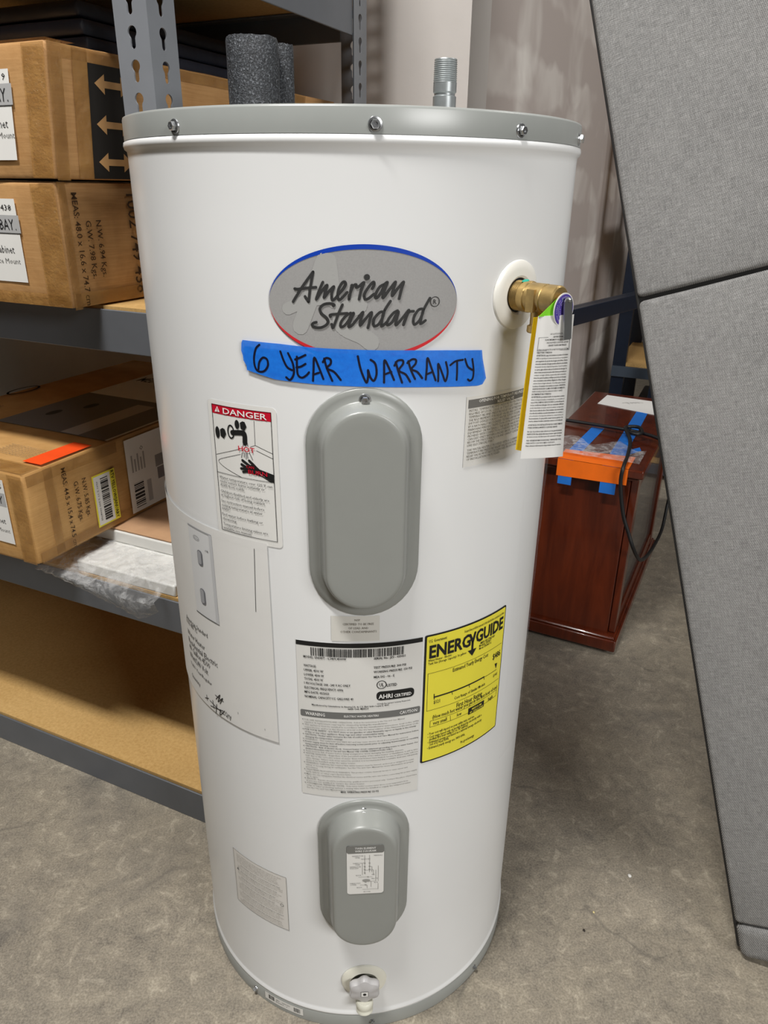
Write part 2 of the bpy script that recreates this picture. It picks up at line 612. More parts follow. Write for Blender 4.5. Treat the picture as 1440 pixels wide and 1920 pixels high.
class Art:
    """2D print in millimetres, collected per ink, mapped on a surface"""

    def __init__(s):
        s.k = {}

    def put(s, m, vs, fs, layer):
        V, F = s.k.setdefault(m.name, (m, [], []))[1:]
        o = len(V)
        V += [(x, y, layer) for x, y in vs]
        F += [tuple(i + o for i in f) for f in fs]

    def cols(s, m, xs, top, bot, layer=1):
        vs, fs = [], []
        for i, x in enumerate(xs):
            vs += [(x, bot(x)), (x, top(x))]
            if i:
                fs.append((2 * i - 2, 2 * i, 2 * i + 1, 2 * i - 1))
        s.put(m, vs, fs, layer)

    def rect(s, m, x0, y0, x1, y1, layer=1, r=0.0, step=5.0):
        n = max(1, int(abs(x1 - x0) / step))
        xs = [x0 + (x1 - x0) * i / n for i in range(n + 1)]
        if r:
            arc = [r * (1 - cos(pi / 2 * i / 5)) for i in range(6)]
            xs = sorted(set(xs + [x0 + a for a in arc] + [x1 - a for a in arc]))

        def ins(x):
            d = min(x - x0, x1 - x)
            return r - math.sqrt(max(0, r * r - (r - d) ** 2)) if d < r else 0
        s.cols(m, xs, lambda x: y1 - ins(x), lambda x: y0 + ins(x), layer)

    def poly(s, m, pts, layer=1):
        s.put(m, pts, [tuple(range(len(pts)))], layer)

    def ellipse(s, m, c, rx, ry, layer=1, n=36):
        xs = [c[0] - rx * cos(pi * i / n) for i in range(n + 1)]

        def hy(x):
            return ry * math.sqrt(max(0, 1 - ((x - c[0]) / rx) ** 2))
        s.cols(m, xs, lambda x: c[1] + hy(x), lambda x: c[1] - hy(x), layer)

    def ring(s, m, c, rx, ry, wd, layer=1, n=32):
        P = [(c[0] + rx * cos(2 * pi * i / n), c[1] + ry * sin(2 * pi * i / n)) for i in range(n + 1)]
        s.stroke(m, P, wd, layer, smooth=False)

    def stroke(s, m, pts, wd, layer=1, smooth=True):
        P = [Vector(p) for p in pts]
        if smooth and len(P) > 2:
            Q = []
            for i in range(len(P) - 1):
                p0, p1, p2, p3 = P[max(0, i - 1)], P[i], P[i + 1], P[min(len(P) - 1, i + 2)]
                for k in range(5):
                    t = k / 5
                    Q.append(0.5 * ((2 * p1) + (p2 - p0) * t + (2 * p0 - 5 * p1 + 4 * p2 - p3) * t * t + (3 * p1 - p0 - 3 * p2 + p3) * t ** 3))
            Q.append(P[-1])
            P = Q
        h = wd / 2
        for i in range(len(P) - 1):
            a, b = P[i], P[i + 1]
            d = b - a
            if d.length < 1e-6:
                continue
            n = Vector((-d.y, d.x)).normalized() * h
            m_ = max(1, int(d.length / 6))
            for k in range(m_):
                u, v = a + d * (k / m_), a + d * ((k + 1) / m_)
                s.put(m, [tuple(u - n), tuple(v - n), tuple(v + n), tuple(u + n)], [(0, 1, 2, 3)], layer)
        if wd > 0.7:
            for p in P:
                s.put(m, [(p.x + h * cos(pi * i / 5), p.y + h * sin(pi * i / 5)) for i in range(10)], [tuple(range(10))], layer)

    def text(s, m, t, x, y, w=None, h=3.0, layer=2, bold=0.0, res=1, rot=0, align='L'):
        """baseline at (x, y); w = wanted width, h = cap height"""
        vs, fs = text2d(t, bold, res)
        if not vs:
            return
        x0 = min(v[0] for v in vs)
        x1 = max(v[0] for v in vs)
        ky = h / 0.69
        kx = w / (x1 - x0) if w else ky
        W = (x1 - x0) * kx
        dx = 0 if align == 'L' else (-W / 2 if align == 'C' else -W)
        out = []
        for vx, vy in vs:
            a, b = (vx - x0) * kx + dx, vy * ky
            if rot == -90:
                a, b = b, -a
            out.append((x + a, y + b))
        s.put(m, out, fs, layer)

    def barcode(s, m, x0, y0, x1, y1, unit=0.5, layer=2, seed=3, vertical=False):
        rnd = random.Random(seed)
        p = x0 if not vertical else y0
        end = x1 if not vertical else y1
        while p < end:
            b = unit * rnd.choice((1, 1, 2, 3))
            q = min(end, p + b)
            if vertical:
                s.rect(m, x0, p, x1, q, layer)
            else:
                s.rect(m, p, y0, q, y1, layer)
            p = q + unit * rnd.choice((1, 1, 2))

    def build(s, fn, parent, name='lettering'):
        out = []
        for key, (m, V, F) in s.k.items():
            me = bpy.data.meshes.new(name)
            me.from_pydata([fn(*v) for v in V], [], F)
            me.update()
            me.materials.append(m)
            o = bpy.data.objects.new(name, me)
            COL.objects.link(o)
            o.parent = parent
            out.append(o)
        return out


R1 = 0.251


def on_tank(th_deg, z0, off=0.0006, rad=R):
    t0 = math.radians(th_deg)

    def fn(x, y, layer):
        a = t0 + x / 1000 / R1
        r = rad + off + 0.00022 * layer
        return (r * sin(a), -r * cos(a), z0 + y / 1000)
    return fn


def on_plane(o, ex, ey, off=0.0006):
    o, ex, ey = Vector(o), Vector(ex).normalized(), Vector(ey).normalized()
    n = ex.cross(ey)

    def fn(x, y, layer):
        return tuple(o + ex * (x / 1000) + ey * (y / 1000) + n * (off + 0.00022 * layer))
    return fn


K_black, K_dark, K_grey, K_white = ink(28, 28, 28), ink(52, 52, 52), ink(120, 119, 116), ink(236, 235, 232)
K_red, K_mid = ink(196, 10, 42), ink(86, 86, 86)

# traced lettering, millimetres on each label
LOGO = [[(-65.8,0.7),(-62.2,6.1),(-56.3,14.6),(-46.3,27.4)],[(-46.3,27.2),(-47.9,20.0),(-49.5,12.2),(-51.2,1.2)],[(-54.4,5.8),(-51.2,1.2)],[(-63.9,12.3),(-60.9,12.0),(-53.6,13.1),(-44.0,14.1)],[(-37.6,18.7),(-41.1,11.4),(-44.0,3.5),(-39.5,9.8),(-33.9,16.2),(-35.1,11.5),(-36.8,5.2),(-32.4,10.5),(-27.7,15.0),(-29.7,9.0),(-29.5,3.5),(-27.1,4.1),(-22.7,9.6)],[(-23.8,8.1),(-19.4,12.8),(-17.0,16.9),(-17.7,19.2),(-19.9,18.5),(-23.2,13.3),(-24.3,7.5),(-23.3,3.6),(-20.6,5.0),(-15.7,10.2)],[(-11.3,16.5),(-12.4,11.8),(-14.1,4.0),(-13.0,9.2),(-10.3,15.5),(-7.6,17.0),(-7.1,14.7),(-4.9,15.5),(-0.4,18.9),(-3.0,11.9),(-4.9,4.1)],[(-28.3,-2.0),(-27.7,-0.9),(-32.0,0.1),(-37.5,-1.1),(-40.9,-4.9),(-39.3,-9.1),(-35.0,-12.7),(-33.4,-15.9),(-35.2,-19.2),(-40.2,-21.7),(-45.8,-21.6),(-48.5,-19.8),(-47.3,-17.9),(-44.5,-17.0)],[(-20.1,-0.8),(-23.5,-8.2),(-26.9,-16.8),(-29.1,-21.7),(-30.2,-18.5)],[(-31.2,-11.6),(-31.4,-10.2),(-27.3,-9.4),(-15.8,-8.4)],[(-12.6,-8.1),(-17.0,-10.8),(-21.4,-16.2),(-22.0,-20.3),(-19.2,-20.2),(-14.8,-15.1),(-11.5,-9.2),(-9.9,-8.6),(-12.6,-14.5),(-14.6,-20.4),(-11.6,-19.3),(-6.6,-13.4),(-1.4,-7.3),(-3.1,-13.4),(-3.9,-19.3),(1.0,-13.4),(6.5,-7.5),(5.4,-13.4),(3.2,-21.5)],[(7.2,13.5),(8.5,16.0),(8.8,18.6),(7.4,18.9),(3.1,14.0),(-0.1,8.3),(0.5,4.3),(3.7,4.9),(8.6,8.8)],[(18.2,17.3),(13.9,15.0),(10.5,9.3),(10.2,5.6),(12.4,6.2),(16.1,11.4),(18.3,17.1),(20.9,18.8),(18.3,11.9),(17.0,5.3),(22.7,12.4),(28.3,19.3),(26.5,12.8),(25.5,7.1),(30.4,13.3),(35.8,19.2),(34.0,12.8),(31.9,4.4)],[(17.4,-7.1),(14.1,-7.6),(9.2,-12.9),(8.2,-18.2),(9.8,-19.9),(13.1,-18.3),(16.9,-11.9),(18.5,-6.0),(23.9,2.4)],[(18.5,-6.0),(16.4,-13.5),(15.9,-19.9),(18.7,-18.3),(20.9,-16.2)],[(30.7,-6.2),(26.9,-8.3),(22.5,-13.5),(20.9,-17.8),(22.6,-18.9),(26.4,-15.8),(29.7,-9.4),(31.6,-7.3),(30.0,-13.7),(29.3,-19.0),(31.5,-17.5),(37.0,-11.1),(41.4,-5.9),(38.8,-13.3),(36.6,-19.2),(39.3,-11.2),(42.0,-7.5),(46.0,-7.1)],[(54.1,-5.1),(50.6,-6.1),(46.7,-11.9),(46.0,-17.3),(48.1,-19.0),(52.1,-15.3),(54.8,-9.5),(55.8,-5.7),(61.6,4.3)],[(55.8,-5.7),(53.7,-13.2),(53.3,-18.6),(57.9,-15.8)]]
LOGO_DOT=(2.2,23.5)
LOGO_R=(66.7,1.0)
LOGO_AS=[[(-36.5,36.5),(-45.5,13.7),(-60.0,-21.5)],[(-31.7,37.5),(-29.5,19.1),(-28.1,2.2)],[(-71.6,-5.9),(-53.0,1.6),(-29.8,5.6)],[(-5.2,-0.9),(-19.4,-7.9),(-19.5,-20.1),(-1.7,-28.8),(6.0,-35.0)]]
TAPE=[[(-101.4,17.9),(-105.5,13.8),(-108.1,4.3),(-107.2,-4.3),(-103.5,-7.8),(-97.7,-6.9),(-93.6,-1.4),(-94.2,4.5),(-98.4,5.9),(-102.5,1.3),(-103.9,-5.7)],[(-80.1,13.1),(-76.9,4.0),(-73.6,-1.7),(-69.2,-4.0)],[(-72.5,11.9),(-68.1,2.0),(-67.6,-7.4),(-71.4,-13.6),(-75.3,-11.3)],[(-63.9,9.0),(-64.2,0.5),(-63.6,-8.0),(-59.8,-10.8),(-55.3,-8.4),(-52.6,-5.3)],[(-65.7,6.3),(-60.8,8.3),(-55.6,11.0)],[(-64.7,-1.2),(-60.3,-0.2),(-55.8,2.6)],[(-49.0,-13.3),(-48.2,-2.2),(-47.1,8.8),(-43.0,-0.3),(-39.0,-11.2)],[(-48.4,-7.3),(-43.2,-5.4)],[(-37.8,8.3),(-35.4,-0.9),(-30.5,-12.7)],[(-39.1,4.9),(-36.1,8.8),(-31.9,7.6),(-31.9,3.4),(-35.4,-0.9),(-28.7,-4.1),(-22.5,-11.7)],[(-6.3,10.9),(-3.4,-2.2),(1.7,-14.1),(3.4,-8.2),(3.3,-2.2),(5.5,-9.0),(8.9,-12.5),(11.4,-5.7),(10.1,3.7),(5.8,7.5)],[(18.6,-14.4),(18.6,-4.1),(18.9,6.9),(23.7,-1.7),(28.2,-12.1)],[(18.7,-6.7),(25.5,-4.3)],[(29.6,4.9),(32.4,-4.5),(36.1,-15.0)],[(28.4,1.6),(31.3,6.1),(36.1,6.4),(36.6,3.0),(32.8,-3.2),(39.5,-7.3),(44.1,-14.5)],[(41.8,5.4),(44.6,-3.3),(48.9,-12.1)],[(40.9,3.7),(45.3,6.9),(49.2,6.3),(48.9,2.5),(45.1,-2.4),(50.9,-5.3),(56.1,-11.6)],[(59.8,-13.2),(60.4,-3.2),(60.9,7.4),(65.4,-2.7),(70.1,-14.7)],[(60.1,-8.4),(66.5,-6.2)],[(72.8,-15.8),(72.7,-8.4),(72.2,1.2),(77.0,-8.7),(80.7,-16.4),(82.7,-7.4),(80.3,2.4)],[(85.3,-1.0),(91.0,2.4),(99.0,3.1)],[(92.5,2.3),(93.1,-8.2),(93.1,-16.2)],[(101.5,3.7),(105.2,-4.1),(111.3,-8.2)],[(110.0,2.9),(112.4,-8.3),(111.9,-16.3),(108.8,-18.6),(106.1,-17.0)]]
TAPE_TOP=[(-122.0,10.7),(-121.2,18.0),(-119.7,21.0),(-80.6,20.2),(-50.2,18.3),(3.3,16.7),(44.1,15.6),(80.6,13.8),(121.4,10.6),(122.9,2.1),(129.0,-18.2)]
TAPE_BOT=[(-122.0,10.7),(-120.4,5.7),(-120.2,1.4),(-117.0,-3.4),(-116.6,-7.7),(-116.8,-13.2),(-86.9,-14.3),(-42.6,-16.9),(-13.6,-17.8),(18.8,-18.9),(45.1,-20.0),(72.8,-21.5),(119.2,-24.8),(124.8,-24.1),(129.0,-18.2)]
DG_FRAME=[(-36.4,71.5),(37.1,71.2),(35.9,-70.9),(-36.6,-71.2)]
DG_HEADB=[(-35.8,62.2),(36.8,61.2)]
DG_PICB=[(-35.2,-3.1),(36.2,-3.2)]
DG_LINES=[[(16.8,60.7),(16.4,34.8)],[(-35.4,16.5),(-4.8,27.3)],[(10.5,32.2),(16.4,34.8),(36.5,27.9)],[(17.4,29.3),(36.2,22.7)],[(-2.1,22.5),(-25.3,14.3),(-32.5,10.6),(-31.1,7.3),(-21.9,2.8),(-3.2,-3.1)]]
DG_WATER=[[(2.4,35.4),(1.7,31.8)],[(4.9,35.7),(4.7,32.2)],[(7.1,36.1),(7.6,32.7)],[(0.1,24.6),(-1.2,19.1)],[(2.6,24.5),(2.2,20.1)],[(6.1,25.5),(6.6,19.5)],[(9.0,25.5),(12.4,18.6)],[(4.6,24.8),(4.6,18.3)]]
DG_FING=[[(10.8,10.0),(-0.1,16.2)],[(13.9,12.7),(8.2,17.1)],[(6.3,8.4),(-1.5,11.5)],[(6.2,7.5),(-2.4,6.9)],[(7.1,5.4),(-0.1,3.5)]]
DG_PALM=[(4.5,10.8),(14.0,14.3),(19.9,9.4),(36.7,5.3),(36.2,-3.2),(31.7,-2.9),(22.7,1.6),(11.3,3.0),(5.0,3.7)]
DG_SPOUT=[(-10.5,44.5),(1.8,46.0),(4.6,44.3),(4.4,35.7)]
DG_ELL=[((-12.5,45.1),3.8000000000000007,6.799999999999997),((-4.0,54.1),2.8,4.799999999999997),((-30.9,41.5),3.0,6.399999999999999)]
DG_HEX=[[(-0.3,56.3),(2.8,58.4),(5.7,58.0),(7.7,53.2),(4.9,48.6),(0.2,50.4)],[(-27.1,45.2),(-23.5,47.4),(-20.4,46.4),(-19.0,41.4),(-22.5,36.0),(-26.7,38.3)]]
DG_T=[('DANGER',-20.8,63.3,52.6,5.9),('HOT',-4.1,26.4,19.9,5.3),('CAN',4.3,8.8,9.4,2.9),('BURN',6.3,2.8,22.5,4.5),('Water temperature over 125°F can',-33.0,-9.2,67.1,4.5),('cause severe burns instantly or',-32.6,-13.6,57.6,4.6),('death from scalds.',-32.4,-18.0,33.0,4.6),('Children,disabled and elderly are',-32.9,-25.2,62.4,4.5),('at highest risk of being scalded.',-32.8,-29.8,57.3,4.6),('See instruction manual before',-33.2,-36.5,56.2,4.6),('setting temperature at water',-32.9,-41.6,53.7,4.7),('heater.',-32.7,-45.6,11.2,4.7),('Feel water before bathing or',-33.4,-52.3,53.7,4.7),('showering.',-33.0,-57.6,19.7,4.8),('Temperature limiting valves are',-32.8,-64.0,58.6,4.8),('available,see manual.',-33.0,-68.8,38.7,4.8)]
DG_TRI=[(-28.4,69.8),(-32.4,63.6),(-25.4,63.9)]
PP_PIC=[(-3.9,127.1),(42.6,124.4),(37.9,7.0),(-4.8,11.7)]
PP_COV=[[(12.3,99.4),(21.9,99.4),(21.6,79.3),(11.8,79.1)],[(10.9,47.4),(20.0,47.5),(19.6,26.3),(9.7,25.7)]]
PP_LINE=[(104.9,126.5),(101.5,46.7)]
PP_T=[('American Standard',-43.7,-21.6,59.0,8.2),('1003 487 75',-45.0,-28.2,33.8,8.3),('Water Heater',-45.2,-44.8,50.8,9.7),('Residential Electric',-44.1,-57.6,75.4,10.9),('40 Gallon 4500',-44.9,-68.4,58.9,11.1),('Watt/240 Volt',-46.0,-81.3,53.4,11.2),('Tall/6 Year/Regular',-46.9,-93.8,61.0,6.4),('Quantity',-48.6,-114.6,29.3,7.9),('Qty',37.4,-128.0,11.8,10.0)]
PP_SCR=[[(-2.4,-117.4),(-2.1,-125.7)],[(-7.2,-124.5),(2.3,-120.0)],[(5.3,-121.4),(36.4,-127.3)],[(5.7,-129.7),(34.4,-122.1)],[(12.3,-117.4),(13.6,-129.3)],[(21.0,-118.8),(17.2,-135.8)],[(28.9,-122.9),(26.3,-132.8),(37.2,-120.6)],[(20.0,-104.7),(36.3,-106.6)],[(20.7,-110.6),(30.5,-99.2),(24.7,-112.6),(35.5,-101.8),(28.7,-113.6)]]
EG_C=[(-63.4,94.6),(61.1,93.6),(64.2,-91.5),(-61.0,-90.3)]
EG_T=[('U.S. Government',-58.3,84.0,23.1,4.0),('Federal law prohibits removal of this label before consumer purchase.',-10.2,83.9,69.2,3.5),('ENERG',-57.4,62.8,57.5,16.6),('GUIDE',8.3,63.6,50.0,16.5),('Water Heater - Electric',-58.4,57.8,31.0,3.1),('Tank Size (Storage Capacity): 36 gallons',-58.2,53.5,52.5,3.1),('AMERICAN STANDARD',16.0,58.0,26.7,3.3),('Model(s): ENS40T',14.8,54.6,21.4,3.3),('Model: ENS40T-6',15.1,50.6,21.6,3.3),('Estimated Yearly Energy Cost',-24.2,33.9,56.8,5.4),('$486',42.4,23.6,15.7,8.4),('$121',-48.8,-4.6,8.4,4.8),('$545',46.4,-4.6,8.6,3.6),('Cost Range of Similar Models',-19.7,-8.4,50.7,4.1),('First Hour Rating',-15.5,-22.0,42.1,6.6),('(How much hot water you get in the first hour of use)',-49.4,-27.0,107.3,5.4),('very small',-48.4,-36.3,19.3,5.2),('low',-13.9,-36.3,6.9,4.9),('high',40.2,-38.0,9.2,5.2),('MEDIUM',9.0,-36.9,15.7,3.6),('49 GALLONS',7.0,-40.8,22.2,3.6),('• Your cost will depend on your utility rates and use.',-55.1,-50.4,70.7,3.7),('• Cost range based only on models fueled by electricity with a',-54.9,-55.4,84.0,3.8),('medium first hour rating (51 to 74.9 gallons).',-52.3,-59.2,57.9,3.8),('• Estimated energy cost based on a national average electricity',-54.6,-63.6,84.4,3.8),('cost of $.14 per kWh.',-52.0,-67.4,27.9,3.8),('• Estimated yearly energy use: 3493 kWh.',-54.8,-72.4,56.2,3.8),('ftc.gov/energy',-5.4,-82.2,22.9,4.0)]
EG_L=[(0.5,[(-58.0,41.4),(58.9,40.6)]),(0.5,[(-58.0,41.4),(-57.6,-13.4)]),(0.5,[(-57.6,-13.4),(59.0,-12.7)]),(2.0,[(-48.4,5.8),(28.1,4.4)]),(0.7,[(28.1,4.4),(52.9,4.2)]),(1.2,[(-48.6,9.4),(-48.3,2.2)]),(0.8,[(-23.6,4.0),(-22.8,0.6)]),(0.8,[(2.6,3.9),(3.4,0.7)]),(0.8,[(27.2,5.5),(28.9,1.1)]),(0.5,[(-52.3,-29.7),(57.1,-29.1)]),(0.5,[(-52.5,-39.0),(57.3,-38.3)]),(0.5,[(-52.3,-29.7),(-52.5,-39.0)]),(0.5,[(57.1,-29.1),(57.3,-38.3)]),(0.5,[(-24.2,-30.7),(-23.1,-39.3)]),(3.4,[(3.3,70.5),(3.5,53.5)]),(3.4,[(-1.2,77.8),(3.6,66.7)]),(3.4,[(6.6,78.6),(3.6,66.7)])]
EG_TRI=[[(-3.6,56.2),(10.2,55.9),(3.8,47.0)],[(47.8,15.1),(53.0,14.3),(51.1,6.5)]]
EG_BOX=[(4.1,-31.8),(31.7,-32.1),(31.5,-41.8),(4.9,-41.8)]
PL_C=[(-72.7,111.7),(72.6,111.6),(71.1,-113.8),(-73.6,-113.2)]
PL_BAR=[(-72.7,111.5),(72.8,107.0)]
PL_CODE=[(-55.9,105.3),(50.9,95.5)]
PL_BAND=[(-70.5,15.0),(74.2,4.9)]
PL_PILL=[(19.0,43.5),(64.2,29.3),(19.1,30.9)]
PL_UL=((24.9,54.5),5.6)
PL_T=[('NSF',-5.7,141.4,6.0,2.8),('CERTIFIED TO BE FREE',-18.9,136.0,34.4,3.1),('OF LEAD AND',-12.7,131.0,22.1,2.9),('OTHER CONTAMINANTS',-21.6,126.1,40.3,3.1),('MODEL: ENS40T - 6,240V,4500W',-64.6,89.8,49.3,3.0),('SERIAL No.: JZ3 - 035021',15.8,89.9,36.4,3.0),('WATTAGE:',-64.7,77.7,14.7,3.0),('UPPER: 4500 W',-64.7,71.4,22.9,3.1),('LOWER: 4500 W',-64.5,65.2,23.2,3.1),('TOTAL: 4500 W',-64.5,59.3,22.1,3.1),('1 PH VOLTAGE: 208 - 240 V AC ONLY',-64.7,53.3,53.7,3.1),('ELECTRICAL FREQUENCY: 60Hz',-64.7,47.0,45.4,3.1),('MFG DATE: 05/2023',-64.8,40.8,29.0,3.1),('NOMINAL CAPACITY U.S. GALLONS: 40',-64.7,34.4,57.0,3.2),('TEST PRESSURE: 300 PSI',15.6,77.6,37.5,3.0),('WORKING PRESSURE: 150 PSI',15.7,71.5,44.8,3.0),('MEA 502 - 06 - E',15.9,64.4,23.9,3.1),('LISTED',31.1,51.2,12.1,3.9),('AHRI',21.4,35.0,16.5,6.0),('CERTIFIED',39.7,35.2,21.2,4.3),('Globally Recognized. Industry Respected.',19.7,26.8,40.2,2.0),('Manufactured by Calentadores de America,S.A. de C.V. Blvd. Isidro Lopez Z. 3500',-56.6,23.8,90.5,2.3),('Saltillo Coah. MEXICO',-14.2,20.6,24.3,2.6),('WARNING',-65.0,9.0,23.6,4.5),('ELECTRIC WATER HEATERS',-18.9,9.6,40.8,2.7),('CAUTION',46.8,7.8,21.8,4.4),('UL',22.4,52.0,5.2,4.8),('MAX. OPERATING PRESSURE 150 PSI',-23.9,-107.0,46.5,2.9)]
PL_PAR=[(-68.3,1.5),(75.1,-112.6)]
TP_H=[(-43.7,38.2),(-43.8,29.1),(37.7,37.5)]
TP_T=[('OPENING FOR TEMPERATURE-PRESSURE',-31.6,33.6,91.4,4.3),('RELIEF VALVE',-7.3,30.4,24.1,3.8),('INSTALL TEMPERATURE AND PRESSURE PROTECTIVE EQUIPMENT',-41.7,25.7,92.0,3.7),('OF INSTALLATION OR PLUGGED.',-42.7,-27.6,43.2,3.9)]
RING=[(-33.49745268074019,0.015023629061559518),(-19.267511540950096,0.016399133413274702)]
# ------------------------------------------------------------------ the setting
RB = Vector((-0.2988, 0.1392, 0))           # front right corner region of the rack; rack axes turned 26.9 degrees
RZ = math.radians(-26.9)
EU = Vector((cos(RZ), sin(RZ), 0))
EV = Vector((-sin(RZ), cos(RZ), 0))


def at(u, v, z=0.0):
    return RB + EU * u + EV * v + Vector((0, 0, z))


def struct(o, kind='structure'):
    o['kind'] = kind
    return o


MB_ = MB()
MB_.box(-5, 5, -5, 6, -0.1, 0)
struct(MB_.build('floor', M_concrete, smooth=False))
WU, WV = 0.209, 0.74                       # the wall corner behind the tank
o = MB().box(-4.5, WU, WV, WV + 0.12, 0, 4).build('wall_back', m_wall_light(), smooth=False)
o.location, o.rotation_euler = RB, (0, 0, RZ)
struct(o)
o = MB().box(WU - 0.12, WU, WV + 0.12, 5.2, 0, 4).build('wall_right', m_drywall(), smooth=False)
o.location, o.rotation_euler = RB, (0, 0, RZ)
struct(o)
o = MB().box(WU, 4.5, 5.2, 5.32, 0, 4).build('wall_rear', mat('warehouse_wall', rgb(92, 88, 84), 0.8), smooth=False)
o.location, o.rotation_euler = RB, (0, 0, RZ)
struct(o)

# ------------------------------------------------------------------ electric water heater
H1, H2, ZR = 1.1817, 1.2042, 0.0306
heater = thing('water_heater', 'tall white electric water heater with grey lid, standing on the concrete floor', 'water heater')
jk = MB()
prof = [(R, ZR - 0.004), (R + 0.0022, ZR - 0.002), (R + 0.0024, ZR + 0.001), (R + 0.0006, ZR + 0.004), (R, ZR + 0.008)]
prof += [(R, z) for z in (0.2, 0.5, 0.8, 1.1, 1.166)] + [(R + 0.0004, 1.1725), (R + 0.0028, 1.1745), (R + 0.0036, 1.1775), (R + 0.003, 1.1808), (R + 0.0005, 1.1822)]
jk.lathe(prof, 160, cap0=False, cap1=False)
jk.build('jacket', M_enamel, heater, angle=1.2)
ld = MB()
RL = R * 1.0075
ld.lathe([(RL - 0.003, H1 + 0.0004), (RL, H1 + 0.0004), (RL, H2 - 0.0025), (RL - 0.0008, H2 - 0.0006), (RL - 0.0028, H2), (RL - 0.008, H2), (RL - 0.0105, H2 - 0.003), (0.02, H2 - 0.003), (0.001, H2 - 0.003)], 160, cap0=True, cap1=True)
ld.build('lid', M_lid, heater, angle=0.9)
br = MB()
br.lathe([(R + 0.0006, 0.0), (R + 0.0022, 0.0008), (R + 0.0022, ZR - 0.0045), (R + 0.0008, ZR - 0.003), (R - 0.004, ZR - 0.003)], 160, cap0=True, cap1=False)
br.build('base_ring', mat('base_ring_grey', rgb(150, 152, 148), 0.35, var=0.02), heater, angle=0.9)


def hex_screw(org, axis, r=0.0042, name='screw', parent=heater, m=M_chrome):
    b = MB()
    b.lathe([(r * 1.45, 0), (r * 1.5, 0.0006), (r * 1.4, 0.0014), (r * 1.05, 0.0017)], 16, org, axis, cap0=False, cap1=False)
    b.lathe([(r, 0.0012), (r, 0.0046), (r * 0.82, 0.0056), (r * 0.45, 0.0056), (r * 0.4, 0.0046)], 6, org, axis, cap0=False)
    return b.build(name, m, parent, angle=0.5)


def rad_at(th, r, z):
    a = math.radians(th)
    return Vector((r * sin(a), -r * cos(a), z)), Vector((sin(a), -cos(a), 0))


for th in (-39.8, 3.9, 36.5, 67.2, 110, 160, -130):
    p, n = rad_at(th, RL - 0.0004, 1.1893)
    hex_screw(p, n)
for th in (-38.6, 4.7, 46.6, 90, -90):
    p, n = rad_at(th, R + 0.0016, 0.0125)
    hex_screw(p, n, r=0.0028)
for x, y in ((-0.100, -0.185), (-0.022, -0.196)):
    hex_screw((x, y, H2 - 0.0032), (0, 0, 1), r=0.0052)

# hot outlet nipple, galvanised, threaded at the top
nb = MB()
pf = [(0.0132, H2 - 0.004), (0.0132, 1.2365), (0.0118, 1.2375), (0.0118, 1.2395), (0.0132, 1.241), (0.0132, 1.2505)]
z = 1.2505
for i in range(11):
    pf += [(0.0134 - i * 0.00004, z), (0.0125 - i * 0.00004, z + 0.0011)]
    z += 0.0020
pf += [(0.0128, z), (0.0122, z + 0.001), (0.0102, z + 0.001), (0.0102, z - 0.012)]
nb.lathe(pf, 40, (0.1025, 0.012, 0), cap0=False, cap1=True)
tag(nb.build('outlet_nipple', M_zinc, heater, angle=0.4), 'zinc threaded pipe stub on the lid')


# access covers: stepped stadium pans
def cover(name, th, zt, zb, hw, depth, flange, ramp):
    zc, r0 = (zt + zb) / 2, hw
    st = (zt - zb) / 2 - hw
    a0 = math.radians(th)
    fwd, side_ = Vector((sin(a0), -cos(a0), 0)), Vector((cos(a0), sin(a0), 0))
    N = 20
    rings = []
    steps = [(0.0, 0.0000), (0.0002, 0.0022), (0.0012, 0.0032), (flange * 0.5, 0.0034), (flange, 0.0036)]
    for i in range(1, 9):
        t = i / 8
        steps.append((flange + ramp * t, 0.0036 + (depth - 0.0036) * (0.5 - 0.5 * cos(pi * t)) ** 0.9))
    steps += [(flange + ramp + 0.003, depth + 0.0003), (flange + ramp + 0.012, depth + 0.0004), (hw - 0.004, depth + 0.0004)]
    vs, fs = [], []
    M = 2 * (N + 1)
    for ins, h in steps:
        rr = r0 - ins
        blend = max(0, min(1, (ins - flange) / ramp))
        for half in (0, 1):
            for i in range(N + 1):
                t = pi * i / N + (pi if half else 0)
                s, q = rr * cos(t), (st if not half else -st) + rr * sin(t)
                cyl_d = (R + h)
                pc = fwd * (cyl_d * cos(s / R1)) + side_ * (cyl_d * sin(s / R1))
                pfl = fwd * (R * 0.994 + h) + side_ * s
                p = pc.lerp(pfl, blend)
                vs.append((p.x, p.y, zc + q))
    for j in range(len(steps) - 1):
        for i in range(M):
            k = (i + 1) % M
            fs.append((j * M + i, j * M + k, (j + 1) * M + k, (j + 1) * M + i))
    fs.append(tuple((len(steps) - 1) * M + i for i in range(M)))
    return MB().add(vs, fs).build(name, M_cover, heater, angle=1.0)


c1 = tag(cover('access_cover', 1.9, 0.9655, 0.712, 0.0588, 0.0215, 0.0118, 0.0085), 'upper grey access cover, blank')
c2 = tag(cover('access_cover', 1.8, 0.445, 0.196, 0.0592, 0.030, 0.0115, 0.0090), 'lower grey access cover with a wiring sticker')
for th, z, par in ((1.98, 0.9545, c1), (1.78, 0.428, c2)):
    p, n = rad_at(th, R + 0.003, z)
    hex_screw(p, n, r=0.0040, parent=par)

